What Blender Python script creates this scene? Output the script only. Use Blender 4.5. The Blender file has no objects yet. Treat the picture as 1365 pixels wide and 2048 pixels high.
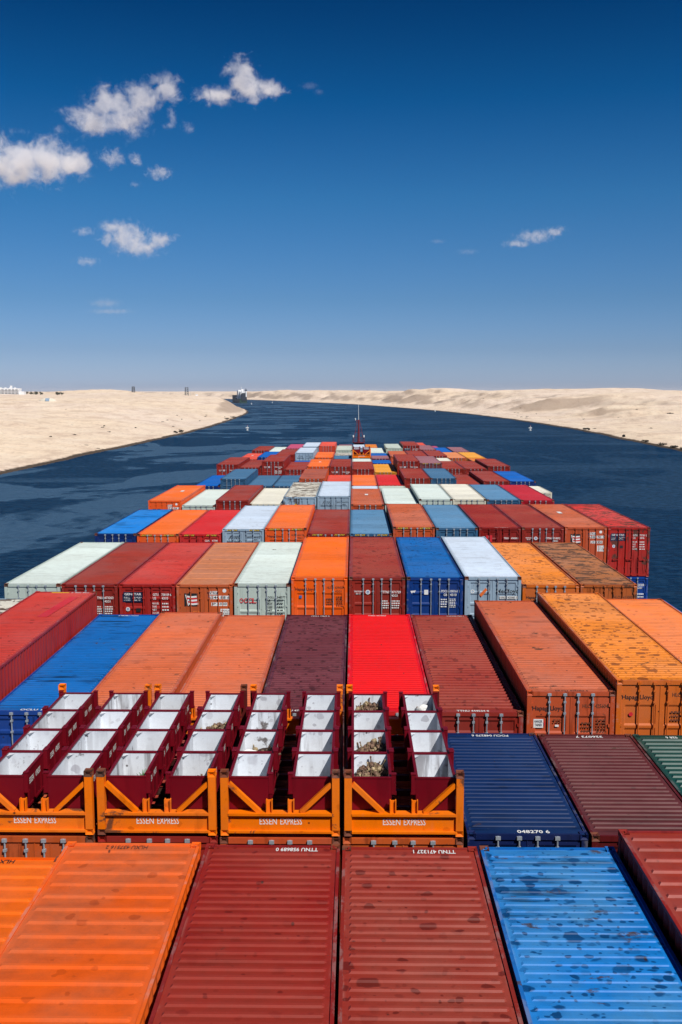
import bpy, bmesh, math, random
import numpy as np
from mathutils import Vector, Matrix, noise

random.seed(7)
S = bpy.context.scene
COL = S.collection
R = math.radians

# ---------------------------------------------------------------- camera, sky, sun, exposure
cam = bpy.data.objects.new('camera', bpy.data.cameras.new('camera'))
COL.objects.link(cam)
cam.data.sensor_fit = 'VERTICAL'
cam.data.sensor_height = 36
cam.data.lens = 35.0
cam.data.clip_start = 0.1
cam.data.clip_end = 60000
cam.location = (0, 0, 38)
cam.rotation_euler = (R(90 - 6.9), 0, R(0.743))
S.camera = cam

SUN = Vector((0.385, -0.53, 0.755)).normalized()
W = bpy.data.worlds.new('World')
S.world = W
W.use_nodes = True
wn, wl = W.node_tree.nodes, W.node_tree.links
bg = wn['Background']
sky = wn.new('ShaderNodeTexSky')
sky.sky_type = 'NISHITA'
sky.sun_disc = False
sky.sun_elevation = math.asin(SUN.z)
sky.sun_rotation = math.atan2(SUN.x, SUN.y)
sky.altitude = 0
sky.air_density = 1.0
sky.dust_density = 0.6
sky.ozone_density = 4.0
# the polarising filter of the photograph: the sky deepens quickly above the horizon
wtc = wn.new('ShaderNodeTexCoord')
wsep = wn.new('ShaderNodeSeparateXYZ')
wl.new(wtc.outputs['Generated'], wsep.inputs[0])
wr = wn.new('ShaderNodeValToRGB')
wl.new(wsep.outputs['Z'], wr.inputs[0])
cr = wr.color_ramp
cr.elements[0].position = 0.0; cr.elements[0].color = (0.45, 0.53, 0.84, 1)
cr.elements[1].position = 0.55; cr.elements[1].color = (0.004, 0.05, 0.11, 1)
for p_, c_ in ((0.0115, (0.41, 0.515, 0.84, 1)), (0.041, (0.292, 0.392, 0.64, 1)), (0.089, (0.205, 0.340, 0.53, 1)), (0.182, (0.098, 0.308, 0.485, 1)),
               (0.269, (0.016, 0.214, 0.40, 1)), (0.34, (0.004, 0.134, 0.284, 1))):
    e_ = cr.elements.new(p_); e_.color = c_
wm = wn.new('ShaderNodeMixRGB'); wm.blend_type = 'MULTIPLY'; wm.inputs[0].default_value = 1
wl.new(sky.outputs[0], wm.inputs[1]); wl.new(wr.outputs[0], wm.inputs[2])
wl.new(wm.outputs[0], bg.inputs[0])
bg.inputs[1].default_value = 0.15

sun = bpy.data.objects.new('sun', bpy.data.lights.new('sun', 'SUN'))
COL.objects.link(sun)
sun.data.energy = 4.9
sun.data.angle = R(0.5)
sun.data.color = (1.0, 0.965, 0.915)
sun.rotation_euler = (-SUN).to_track_quat('-Z', 'Y').to_euler()
sun.location = SUN * 300

S.view_settings.view_transform = 'Standard'
S.view_settings.look = 'None'
S.view_settings.exposure = 0.0
S.view_settings.gamma = 1.0
S.cycles.volume_bounces = 5
S.cycles.max_bounces = 8
S.cycles.diffuse_bounces = 2

# ---------------------------------------------------------------- node and mesh helpers
def lin(c):
    c = c / 255.0
    return c / 12.92 if c <= 0.04045 else ((c + 0.055) / 1.055) ** 2.4
def rgb(r, g, b, k=0.9):
    return (min(lin(r) * k, .85), min(lin(g) * k, .85), min(lin(b) * k, .85), 1)

class NT:
    """small helper over a node tree"""
    def __init__(self, tree):
        self.t = tree; self.n = tree.nodes; self.l = tree.links
    def new(self, kind, **kw):
        nd = self.n.new(kind)
        for k, v in kw.items(): setattr(nd, k, v)
        return nd
    def put(self, sock, v):
        if hasattr(v, 'is_output'): self.l.new(v, sock)
        elif v is not None: sock.default_value = v
    def math(self, op, a, b=0.0, clamp=False):
        nd = self.new('ShaderNodeMath', operation=op, use_clamp=clamp)
        self.put(nd.inputs[0], a); self.put(nd.inputs[1], b)
        return nd.outputs[0]
    def vmath(self, op, a, b=None):
        nd = self.new('ShaderNodeVectorMath', operation=op)
        self.put(nd.inputs[0], a)
        if b is not None: self.put(nd.inputs[1], b)
        return nd.outputs[1] if op in ('LENGTH', 'DISTANCE', 'DOT_PRODUCT') else nd.outputs[0]
    def noise(self, vec, scale, detail=3, rough=.55, dist=0.0):
        nd = self.new('ShaderNodeTexNoise')
        self.put(nd.inputs['Vector'], vec); nd.inputs['Scale'].default_value = scale
        nd.inputs['Detail'].default_value = detail; nd.inputs['Roughness'].default_value = rough
        nd.inputs['Distortion'].default_value = dist
        return nd.outputs['Fac']
    def ramp(self, v, a, b, ca=0.0, cb=1.0, smooth=True):
        nd = self.new('ShaderNodeMapRange')
        if smooth: nd.interpolation_type = 'SMOOTHSTEP'
        self.put(nd.inputs[0], v); self.put(nd.inputs[1], a); self.put(nd.inputs[2], b)
        self.put(nd.inputs[3], ca); self.put(nd.inputs[4], cb)
        return nd.outputs[0]
    def mix(self, f, a, b, mode='MIX'):
        nd = self.new('ShaderNodeMixRGB', blend_type=mode)
        self.put(nd.inputs[0], f); self.put(nd.inputs[1], a); self.put(nd.inputs[2], b)
        return nd.outputs[0]

def material(name):
    m = bpy.data.materials.new(name)
    m.use_nodes = True
    t = NT(m.node_tree)
    return m, t, t.n['Principled BSDF']

# weathered paint as one node group: fading, streaks, dried drops, chips, rust
def build_paint_group():
    g = bpy.data.node_groups.new('weathered_paint', 'ShaderNodeTree')
    def sock(n, kind, io='INPUT', d=None):
        s = g.interface.new_socket(n, in_out=io, socket_type=kind)
        if d is not None: s.default_value = d
    sock('Color', 'NodeSocketColor'); sock('Faded', 'NodeSocketColor')
    sock('Fade', 'NodeSocketFloat', d=.4); sock('Drops', 'NodeSocketFloat', d=.3)
    sock('Rust', 'NodeSocketFloat', d=.2); sock('Streaks', 'NodeSocketFloat', d=.3)
    sock('Stretch', 'NodeSocketVector', d=(1, 1, 1))
    sock('Color', 'NodeSocketColor', 'OUTPUT'); sock('Roughness', 'NodeSocketFloat', 'OUTPUT')
    sock('Height', 'NodeSocketFloat', 'OUTPUT')
    t = NT(g)
    i = t.new('NodeGroupInput').outputs; o = t.new('NodeGroupOutput').inputs
    tc = t.new('ShaderNodeTexCoord').outputs['Object']
    oi = t.new('ShaderNodeObjectInfo').outputs['Random']
    seed = t.new('ShaderNodeCombineXYZ')
    t.l.new(t.math('MULTIPLY', oi, 173.0), seed.inputs[0]); t.l.new(t.math('MULTIPLY', oi, 91.0), seed.inputs[1])
    t.l.new(t.math('MULTIPLY', oi, 37.0), seed.inputs[2])
    p = t.vmath('ADD', tc, seed.outputs[0])
    # broad fading
    n1 = t.noise(p, .35, 5, .6)
    n2 = t.noise(p, 3.2, 5, .65)
    f1 = t.ramp(n1, .36, .64)
    c = t.mix(t.math('MULTIPLY', t.math('MULTIPLY', f1, i['Fade']), t.ramp(n2, .2, .75, .55, 1)), i['Color'], i['Faded'])
    c = t.mix(t.math('MULTIPLY', t.ramp(n2, .45, .75), .18), c, t.mix(1, c, (.55, .5, .5, 1), 'MULTIPLY'))
    # streaks along the stretch direction
    ps = t.vmath('MULTIPLY', p, i['Stretch'])
    n3 = t.noise(ps, 1.0, 4, .6)
    n3b = t.noise(p, .5, 2, .5)
    st = t.math('MULTIPLY', t.math('MULTIPLY', t.ramp(n3, .50, .64), t.ramp(n3b, .42, .60)), i['Streaks'])
    c = t.mix(st, c, t.mix(1, c, (.30, .27, .27, 1), 'MULTIPLY'))
    n3c = t.noise(t.vmath('ADD', ps, (31, 7, 3)), 1.3, 4, .6)
    st2 = t.math('MULTIPLY', t.math('MULTIPLY', t.ramp(n3c, .58, .72), t.ramp(n1, .5, .4)), t.math('MULTIPLY', i['Streaks'], .5))
    c = t.mix(st2, c, i['Faded'])
    # dried rain drops: round darker blots in drifts
    pw = t.vmath('ADD', p, t.vmath('MULTIPLY', t.vmath('SUBTRACT', t.new('ShaderNodeTexNoise').outputs['Color'], (.5, .5, .5)), (.0, .0, .0)))
    drop = None
    for sc, rmax, off in ((2.5, .44, 0), (4.3, .46, 11.3), (7.5, .42, 23.1)):
        v = t.new('ShaderNodeTexVoronoi'); v.inputs['Scale'].default_value = sc
        wob = t.new('ShaderNodeTexNoise'); wob.inputs['Scale'].default_value = 5; wob.inputs['Detail'].default_value = 2
        t.l.new(p, wob.inputs['Vector'])
        wv = t.vmath('MULTIPLY', t.vmath('SUBTRACT', wob.outputs['Color'], (.5, .5, .5)), (.14, .12, .12))
        t.l.new(t.vmath('ADD', t.vmath('ADD', t.vmath('MULTIPLY', p, (.92, 1.06, 1.0)), (off, off, off)), wv), v.inputs['Vector'])
        sp = t.new('ShaderNodeSeparateXYZ'); t.l.new(v.outputs['Color'], sp.inputs[0])
        region = t.noise(t.vmath('ADD', p, (off, 3, 5)), .55, 3, .6)
        lim = t.math('MULTIPLY', t.math('SUBTRACT', t.math('MULTIPLY', i['Drops'], t.ramp(region, .35, .62, .25, 1.25)), sp.outputs[0]), 9, clamp=True)
        rr = t.math('MULTIPLY', t.math('MULTIPLY', lim, t.ramp(sp.outputs[1], 0, 1, .45, 1)), rmax)
        m = t.math('MULTIPLY', t.ramp(t.math('SUBTRACT', rr, v.outputs['Distance']), 0.0, .10), t.ramp(sp.outputs[2], 0, 1, .25, .95))
        drop = m if drop is None else t.math('MAXIMUM', drop, m)
    c = t.mix(t.math('MULTIPLY', drop, t.ramp(i['Drops'], 0, .9, .35, 1)), c, t.mix(1, i['Color'], (.30, .25, .28, 1), 'MULTIPLY'))
    # chips and flecks
    v = t.new('ShaderNodeTexVoronoi'); v.inputs['Scale'].default_value = 3.1
    t.l.new(t.vmath('ADD', t.vmath('MULTIPLY', p, (1, .55, 1)), (5, 5, 5)), v.inputs['Vector'])
    sp = t.new('ShaderNodeSeparateXYZ'); t.l.new(v.outputs['Color'], sp.inputs[0])
    ch = t.math('MULTIPLY', t.ramp(v.outputs['Distance'], .10, .05), t.ramp(sp.outputs[0], .80, .82))
    c = t.mix(t.math('MULTIPLY', ch, .85), c, (.03, .016, .012, 1))
    # rust
    n4 = t.noise(t.vmath('MULTIPLY', p, (1, 1.8, 1)), 1.1, 7, .68, .4)
    thr = t.math('SUBTRACT', .70, t.math('MULTIPLY', i['Rust'], .24))
    ru = t.ramp(n4, thr, t.math('ADD', thr, .06))
    n5 = t.noise(p, 6, 4, .6)
    rc = t.mix(n5, (.026, .018, .015, 1), (.10, .055, .038, 1))
    c = t.mix(t.math('MULTIPLY', ru, .85), c, rc)
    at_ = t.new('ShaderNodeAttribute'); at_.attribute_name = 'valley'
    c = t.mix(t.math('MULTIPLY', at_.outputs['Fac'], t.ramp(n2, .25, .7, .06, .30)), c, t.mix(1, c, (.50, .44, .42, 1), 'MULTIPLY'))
    sy = t.new('ShaderNodeSeparateXYZ'); t.l.new(p, sy.inputs[0])
    wn_ = t.new('ShaderNodeTexWhiteNoise', noise_dimensions='1D'); t.l.new(t.math('FLOOR', t.math('MULTIPLY', sy.outputs[1], .52)), wn_.inputs['W'])
    c = t.mix(.16, c, t.mix(1, c, t.mix(wn_.outputs[0], (.45, .45, .45, 1), (1.5, 1.5, 1.5, 1)), 'MULTIPLY'))
    tx = t.new('ShaderNodeSeparateXYZ'); t.l.new(tc, tx.inputs[0])
    nx = t.new('ShaderNodeSeparateXYZ'); t.l.new(t.new('ShaderNodeNewGeometry').outputs['True Normal'], nx.inputs[0])
    edge = t.math('MULTIPLY', t.math('MULTIPLY', t.ramp(t.math('ABSOLUTE', nx.outputs[0]), .6, .3), t.ramp(t.math('ABSOLUTE', tx.outputs[0]), 1.10, 1.19)), t.ramp(t.noise(t.vmath('MULTIPLY', p, (2, .9, 2)), 1.6, 5, .7), .50, .62))
    c = t.mix(t.math('MULTIPLY', edge, .5), c, t.mix(.35, i['Faded'], (.42, .38, .36, 1)))
    grain = t.noise(p, 38, 2, .6)
    c = t.mix(.22, c, t.mix(1, c, t.mix(grain, (.55, .55, .55, 1), (1.4, 1.4, 1.4, 1)), 'MULTIPLY'))
    t.l.new(c, o['Color'])
    t.l.new(t.math('ADD', t.math('MULTIPLY', n2, .25), t.math('MULTIPLY', ru, .3)), o['Roughness'])
    h = t.math('ADD', t.math('MULTIPLY', t.noise(p, 1.3, 2, .5), .6), t.math('MULTIPLY', t.noise(p, 14, 3, .6), .03))
    t.l.new(h, o['Height'])
    return g
PAINT = build_paint_group()

def paint(name, col, faded=None, fade=.4, drops=.3, rust=.2, streaks=.3, stretch=(.5, 5, 1), rough=.32, spec=.20, dent=.6):
    m, t, b = material(name)
    g = t.new('ShaderNodeGroup', node_tree=PAINT)
    g.inputs['Color'].default_value = col
    if faded is None:
        lum = .3 * col[0] + .5 * col[1] + .2 * col[2]
        faded = tuple(min(.8, .62 * c + .32 * lum + .035) for c in col[:3]) + (1,)
    g.inputs['Faded'].default_value = faded
    for k, v in (('Fade', fade), ('Drops', drops), ('Rust', rust), ('Streaks', streaks), ('Stretch', stretch)):
        g.inputs[k].default_value = v
    t.l.new(g.outputs['Color'], b.inputs['Base Color'])
    t.l.new(t.math('ADD', g.outputs['Roughness'], rough), b.inputs['Roughness'])
    b.inputs['Specular IOR Level'].default_value = spec
    bp = t.new('ShaderNodeBump'); bp.inputs['Strength'].default_value = dent; bp.inputs['Distance'].default_value = .02
    t.l.new(g.outputs['Height'], bp.inputs['Height']); t.l.new(bp.outputs[0], b.inputs['Normal'])
    return m

def plain(name, col, rough=.5, metal=0.0, var=.25, scale=6, bump=0.0):
    m, t, b = material(name)
    tc = t.new('ShaderNodeTexCoord').outputs['Object']
    n = t.noise(tc, scale, 5, .6)
    c = t.mix(t.math('MULTIPLY', t.ramp(n, .35, .7), var), col, tuple(.35 * x for x in col[:3]) + (1,))
    t.l.new(c, b.inputs['Base Color'])
    b.inputs['Roughness'].default_value = rough; b.inputs['Metallic'].default_value = metal
    if bump:
        bp = t.new('ShaderNodeBump'); bp.inputs['Strength'].default_value = bump; bp.inputs['Distance'].default_value = .02
        t.l.new(n, bp.inputs['Height']); t.l.new(bp.outputs[0], b.inputs['Normal'])
    return m

class MB:
    """collects quads into one mesh"""
    def __init__(self): self.v = []; self.f = []; self.m = []
    def face(self, pts, mi=0):
        k = len(self.v); self.v += [tuple(p) for p in pts]; self.f.append(tuple(range(k, k + len(pts)))); self.m.append(mi)
    def box(self, x0, x1, y0, y1, z0, z1, mi=0):
        k = len(self.v)
        self.v += [(x0, y0, z0), (x1, y0, z0), (x1, y1, z0), (x0, y1, z0), (x0, y0, z1), (x1, y0, z1), (x1, y1, z1), (x0, y1, z1)]
        for q in ((0, 3, 2, 1), (4, 5, 6, 7), (0, 1, 5, 4), (1, 2, 6, 5), (2, 3, 7, 6), (3, 0, 4, 7)):
            self.f.append(tuple(k + i for i in q)); self.m.append(mi)
    def bar(self, a, b, w, d=None, mi=0):
        """square bar from a to b"""
        a, b = Vector(a), Vector(b); d = d or w
        z = (b - a).normalized(); x = z.cross(Vector((0, 1, 0)))
        if x.length < 1e-3: x = Vector((1, 0, 0))
        x.normalize(); y = z.cross(x).normalized()
        k = len(self.v)
        for p in (a, b):
            for sx, sy in ((-1, -1), (1, -1), (1, 1), (-1, 1)): self.v.append(tuple(p + x * sx * w / 2 + y * sy * d / 2))
        for q in ((0, 1, 5, 4), (1, 2, 6, 5), (2, 3, 7, 6), (3, 0, 4, 7), (3, 2, 1, 0), (4, 5, 6, 7)):
            self.f.append(tuple(k + i for i in q)); self.m.append(mi)
    def tube(self, a, b, r, r2=None, n=8, mi=0):
        a, b = Vector(a), Vector(b); r2 = r if r2 is None else r2
        z = (b - a).normalized(); x = z.orthogonal().normalized(); y = z.cross(x)
        k = len(self.v)
        for p, q in ((a, r), (b, r2)):
            for i in range(n):
                t = 2 * math.pi * i / n; self.v.append(tuple(p + x * math.cos(t) * q + y * math.sin(t) * q))
        for i in range(n):
            j = (i + 1) % n; self.f.append((k + i, k + j, k + n + j, k + n + i)); self.m.append(mi)
        self.f.append(tuple(k + i for i in reversed(range(n)))); self.m.append(mi)
        self.f.append(tuple(k + n + i for i in range(n))); self.m.append(mi)
    def grid(self, xs, ys, fn, mi=0, flip=False):
        k = len(self.v); nx, ny = len(xs), len(ys)
        for y in ys:
            for x in xs: self.v.append(tuple(fn(x, y)))
        for j in range(ny - 1):
            for i in range(nx - 1):
                q = (k + j * nx + i, k + j * nx + i + 1, k + (j + 1) * nx + i + 1, k + (j + 1) * nx + i)
                self.f.append(q[::-1] if flip else q); self.m.append(mi)
    def mesh(self, name, nmat=1):
        me = bpy.data.meshes.new(name)
        me.from_pydata(self.v, [], self.f)
        me.polygons.foreach_set('material_index', self.m)
        me.update()
        return me

def link(name, me, mats=None, parent=None, own=True):
    o = bpy.data.objects.new(name, me); COL.objects.link(o)
    if mats is not None:
        mats = mats if isinstance(mats, (list, tuple)) else [mats]
        while len(me.materials) < len(mats): me.materials.append(None)
        for i, m in enumerate(mats):
            o.material_slots[i].link = 'OBJECT'; o.material_slots[i].material = m
    if parent: o.parent = parent
    return o

def thing(name, label, cat, loc=(0, 0, 0), group=None):
    o = bpy.data.objects.new(name, None); COL.objects.link(o); o.empty_display_size = .2
    o.location = loc; o['label'] = label; o['category'] = cat
    if group: o['group'] = group
    return o
def tag(o, label, cat, group=None):
    o['label'] = label; o['category'] = cat
    if group: o['group'] = group
    return o

# ---------------------------------------------------------------- water
def water_material():
    m, t, b = material('canal_water')
    geo = t.new('ShaderNodeNewGeometry').outputs['Position']
    p = t.vmath('MULTIPLY', geo, (1, 1, 0))
    # cat's paws of wind: their paler sheen is partly put into the diffuse colour
    w1 = t.noise(t.vmath('MULTIPLY', p, (.011, .009, 0)), 1, 5, .58, .8)
    w2 = t.noise(t.vmath('MULTIPLY', p, (.05, .012, 0)), 1, 4, .6, .3)
    sx = t.new('ShaderNodeSeparateXYZ'); t.l.new(geo, sx.inputs[0])
    ruf = t.math('MULTIPLY', t.ramp(t.math('ADD', t.math('MULTIPLY', w1, .8), t.math('MULTIPLY', w2, .2)), .49, .54), t.ramp(sx.outputs[0], 60, -70, .22, 1))
    t.n.remove(b)
    out = [n for n in t.n if n.type == 'OUTPUT_MATERIAL'][0]
    dif = t.new('ShaderNodeBsdfDiffuse'); gl = t.new('ShaderNodeBsdfGlossy'); mx = t.new('ShaderNodeMixShader'); fr = t.new('ShaderNodeFresnel')
    fr.inputs['IOR'].default_value = 1.33
    band = t.ramp(t.noise(t.vmath('MULTIPLY', p, (.004, .016, 0)), 1, 5, .65, .5), .54, .68)
    ruf = t.math('MAXIMUM', ruf, t.math('MULTIPLY', band, .5))
    fleck = t.ramp(t.noise(t.vmath('MULTIPLY', p, (.30, .50, 0)), 1, 4, .75), .42, .62)
    c = t.mix(ruf, (.0010, .0155, .049, 1), (.030, .068, .124, 1))
    t.l.new(t.mix(t.math('MULTIPLY', fleck, .85), c, t.mix(ruf, (.008, .040, .094, 1), (.055, .105, .172, 1))), dif.inputs['Color'])  # ripple glints painted as paler flecks in the diffuse colour
    t.l.new(t.ramp(ruf, 0, 1, .14, .30), gl.inputs['Roughness'])
    gl.inputs['Color'].default_value = (.62, .92, 1, 1)
    t.l.new(t.math('MULTIPLY', fr.outputs[0], t.ramp(ruf, 0, 1, .13, .38)), mx.inputs[0])
    t.l.new(dif.outputs[0], mx.inputs[1]); t.l.new(gl.outputs[0], mx.inputs[2]); t.l.new(mx.outputs[0], out.inputs[0])
    h1 = t.noise(t.vmath('MULTIPLY', p, (.55, .9, 0)), 1, 5, .62, .5)
    h2 = t.noise(t.vmath('MULTIPLY', p, (.09, .16, 0)), 1, 3, .55, .3)
    h = t.math('ADD', t.math('MULTIPLY', h1, .55), t.math('MULTIPLY', h2, 1.6))
    bp = t.new('ShaderNodeBump'); bp.inputs['Strength'].default_value = .9
    bp.inputs['Distance'].default_value = 1.0
    t.l.new(t.ramp(ruf, 0, 1, .55, 1.0), bp.inputs['Strength'])
    t.l.new(h, bp.inputs['Height'])
    for q in (gl, fr): t.l.new(bp.outputs[0], q.inputs['Normal'])
    return m
mb = MB(); mb.grid([-9000, -1500, 1500, 9000], [-3000, 0, 3000, 9000, 24000], lambda x, y: (x, y, 0))
o = link('canal_water', mb.mesh('canal_water'), water_material()); o['kind'] = 'structure'

# ---------------------------------------------------------------- desert ground, one sheet with the canal cut into it
def chaikin(pts, n=3):
    for _ in range(n):
        q = [pts[0]]
        for a, b in zip(pts[:-1], pts[1:]):
            q += [(.75 * a[0] + .25 * b[0], .75 * a[1] + .25 * b[1]), (.25 * a[0] + .75 * b[0], .25 * a[1] + .75 * b[1])]
        pts = q + [pts[-1]]
    return np.array(pts)
SHORE_R = chaikin([(200, -3500), (203, 300), (206, 624), (213, 785), (224, 1016), (211, 1437), (178, 1858), (108, 2344), (-12, 3047), (-201, 3716), (-482, 4617), (-900, 5800), (-1600, 7600), (-2600, 10000)])
SHORE_L = chaikin([(-160, -3500), (-161, 350), (-162, 456), (-159, 624), (-150, 964), (-158, 1229), (-172, 1555), (-196, 1905), (-262, 2344), (-372, 3000), (-560, 3616), (-850, 4520), (-1280, 5650), (-2000, 7400), (-3000, 9800)])
def sdist(P, poly):
    """signed distance to an open polyline, positive on the right-hand side of its direction"""
    d = np.full(len(P), 1e12); s = np.ones(len(P))
    for a, b in zip(poly[:-1], poly[1:]):
        ab = b - a; ap = P - a
        t = np.clip((ap @ ab) / (ab @ ab), 0, 1)
        v = ap - t[:, None] * ab
        dd = (v * v).sum(1)
        sg = np.where(ab[0] * ap[:, 1] - ab[1] * ap[:, 0] < 0, 1.0, -1.0)
        k = dd < d
        d[k] = dd[k]; s[k] = sg[k]
    return np.sqrt(d) * s
rs = np.random.RandomState(5)
LAT = rs.rand(256, 256)
def vnoise(x, y):
    xi = np.floor(x).astype(int); yi = np.floor(y).astype(int); fx = x - xi; fy = y - yi
    fx = fx * fx * (3 - 2 * fx); fy = fy * fy * (3 - 2 * fy)
    g = lambda a, b: LAT[a % 256, b % 256]
    return (g(xi, yi) * (1 - fx) + g(xi + 1, yi) * fx) * (1 - fy) + (g(xi, yi + 1) * (1 - fx) + g(xi + 1, yi + 1) * fx) * fy
def fbm(x, y, n=4):
    s = 0; a = .5
    for k in range(n):
        s = s + a * vnoise(x + 17 * k, y + 31 * k); x = x * 2.03; y = y * 2.03; a *= .5
    return s
def sstep(a, b, x):
    t = np.clip((x - a) / (b - a), 0, 1); return t * t * (3 - 2 * t)

def land_height(X, Y):
    P = np.stack([X, Y], 1)
    dr = sdist(P, SHORE_R); dl = -sdist(P, SHORE_L)
    wob = (fbm(X / 35, Y / 35, 3) - .5) * 7
    dr = dr + wob; dl = dl + wob
    n1 = fbm(X / 260, Y / 260, 4); n2 = fbm(X / 60 + 9, Y / 60, 4); n3 = fbm(X / 900 + 3, Y / 900, 3)
    nf = fbm(X / 14, Y / 14, 3) - .5
    # left bank: a long gentle rise
    hl = 1.6 * sstep(0, 9, dl) + 4.0 * sstep(4, 60, dl) + 11 * sstep(30, 190, dl) + 12.0 * sstep(120, 620, dl)
    hl = hl + (n1 - .47) * 17 * sstep(20, 260, dl) + (n2 - .5) * 7.5 * sstep(6, 60, dl) + nf * .9 * sstep(3, 25, dl)
    far = sstep(1800, 3600, Y)
    hl = hl + far * 13 * sstep(260, 700, dl) * (n3 + .25)
    # right bank: steeper spoil heaps cut by gullies that run down to the water
    along = Y + .35 * X
    gul = np.abs(vnoise(along / 52 + .8 * n1, dr / 420) - .5) * 2
    ht = 15 + 15 * sstep(700, 2300, Y)
    hr = 1.4 * sstep(0, 8, dr) + 3.2 * sstep(4, 45, dr) + ht * sstep(25, 170, dr) + 7.0 * sstep(150, 520, dr)
    hr = hr + (n1 - .47) * 13 * sstep(30, 220, dr) + (n2 - .5) * 8 * sstep(8, 60, dr) + nf * 1.1 * sstep(3, 25, dr)
    hr = hr - (1 - gul) ** 1.2 * 21 * sstep(24, 75, dr) * (1 - sstep(150, 260, dr))
    terr = vnoise(X / 120 + 40, Y / 190) - .5
    hr = hr + terr * 9 * sstep(20, 110, dr) + np.abs(n2 - .5) * -14 * sstep(30, 120, dr) + 1.6 * sstep(30, 120, dr)
    hr = hr - sstep(900, 3000, dr) * 6 * (1 - .5 * n3)
    hl = hl + sstep(1300, 2000, Y) * 17 * sstep(6, 52, dl)
    hl = np.where(hl > 27, 27 + (hl - 27) * .34, hl)
    hl = hl + 10 * np.exp(-((X + 590) / 110) ** 2 - ((Y - 2350) / 160) ** 2) * (.6 + .8 * n2)
    hr = np.where(hr > 33, 33 + (hr - 33) * .42, hr)
    for bx, by, wx, wy, hh in ((190, 2900, 210, 260, 13), (420, 2500, 190, 220, 8), (-120, 4300, 260, 300, 9), (640, 2300, 160, 200, 6), (-420, 5100, 300, 300, 10)):
        hr = hr + hh * np.exp(-((X - bx) / wx) ** 2 - ((Y - by) / wy) ** 2) * (.45 + 1.1 * n2) * sstep(10, 160, dr)
    hr = np.maximum(hr, .9 * sstep(0, 8, dr) + 2.2 * sstep(10, 80, dr) + 9 * sstep(60, 200, dr))
    hl = np.maximum(hl, 1.0 * sstep(0, 9, dl) + 2.2 * sstep(10, 80, dl) + 9 * sstep(60, 260, dl))
    h = np.where(dr > 0, hr, np.where(dl > 0, hl, -6.0))
    bed = np.maximum(dr, dl)
    h = np.where((dr <= 0) & (dl <= 0), np.maximum(-6, bed * .45), h)
    return h

def sand_material():
    m, t, b = material('desert_sand')
    p = t.new('ShaderNodeNewGeometry').outputs['Position']
    n1 = t.noise(t.vmath('MULTIPLY', p, (.006, .004, .02)), 1, 6, .6)
    n2 = t.noise(t.vmath('MULTIPLY', p, (.05, .03, .1)), 1, 5, .62, .3)
    n3 = t.noise(t.vmath('MULTIPLY', p, (.35, .22, .5)), 1, 5, .65)
    c = t.mix(t.ramp(n1, .35, .65), rgb(240, 219, 200), rgb(242, 219, 192))
    c = t.mix(t.math('MULTIPLY', t.ramp(n2, .48, .64), .65), c, rgb(210, 184, 162))
    c = t.mix(t.math('MULTIPLY', t.ramp(n2, .46, .34), .6), c, rgb(246, 228, 204))
    c = t.mix(t.math('MULTIPLY', t.ramp(n3, .50, .68), .4), c, rgb(166, 142, 124))
    # steeper slopes greyer: scree tone with shade of the gully faces painted in
    nz = t.new('ShaderNodeSeparateXYZ'); t.l.new(t.new('ShaderNodeNewGeometry').outputs['Normal'], nz.inputs[0])
    c = t.mix(t.math('MULTIPLY', t.ramp(nz.outputs[2], .990, .945), .75), c, rgb(170, 148, 130))
    vo = t.new('ShaderNodeTexVoronoi'); vo.inputs['Scale'].default_value = 1; t.l.new(t.vmath('MULTIPLY', p, (.085, .06, 0)), vo.inputs['Vector'])
    sv = t.new('ShaderNodeSeparateXYZ'); t.l.new(vo.outputs['Color'], sv.inputs[0])
    c = t.mix(t.math('MULTIPLY', t.ramp(vo.outputs['Distance'], .16, .08), t.math('MULTIPLY', t.ramp(sv.outputs[0], .80, .82), t.ramp(n1, .48, .56))), c, rgb(96, 80, 68))
    # wet dark foot and stony wash marks just above the water
    sp = t.new('ShaderNodeSeparateXYZ'); t.l.new(p, sp.inputs[0])
    foot = t.ramp(t.math('ADD', sp.outputs[2], t.math('MULTIPLY', n3, -.9)), .62, .15)
    c = t.mix(foot, c, rgb(84, 72, 62))
    t.l.new(c, b.inputs['Base Color'])
    b.inputs['Roughness'].default_value = .95; b.inputs['Specular IOR Level'].default_value = .1
    bp = t.new('ShaderNodeBump'); bp.inputs['Strength'].default_value = .8; bp.inputs['Distance'].default_value = 2.2
    t.l.new(t.math('ADD', n2, t.math('MULTIPLY', n3, .35)), bp.inputs['Height']); t.l.new(bp.outputs[0], b.inputs['Normal'])
    return m
def build_ground():
    az = np.concatenate([np.linspace(-178, -34, 40)[:-1], np.linspace(-34, 34, 460), np.linspace(34, 178, 40)[1:]])
    rad = np.concatenate([[2.0, 60, 110], np.geomspace(160, 24000, 400)])
    A, D = np.meshgrid(np.radians(az), rad)
    X = (D * np.sin(A)).ravel(); Y = (D * np.cos(A)).ravel()
    Z = land_height(X, Y)
    na, nr = len(az), len(rad)
    idx = np.arange(na * nr).reshape(nr, na)
    F = np.stack([idx[:-1, :-1], idx[:-1, 1:], idx[1:, 1:], idx[1:, :-1]], -1).reshape(-1, 4)
    me = bpy.data.meshes.new('desert_ground')
    me.from_pydata(np.stack([X, Y, Z], 1).tolist(), [], F[:, ::-1].tolist())
    me.polygons.foreach_set('use_smooth', [True] * len(me.polygons))
    me.update()
    o = link('desert_ground', me, sand_material()); o['kind'] = 'structure'
build_ground()
def ground_z(x, y): return float(land_height(np.array([x], float), np.array([y], float))[0])

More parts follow.
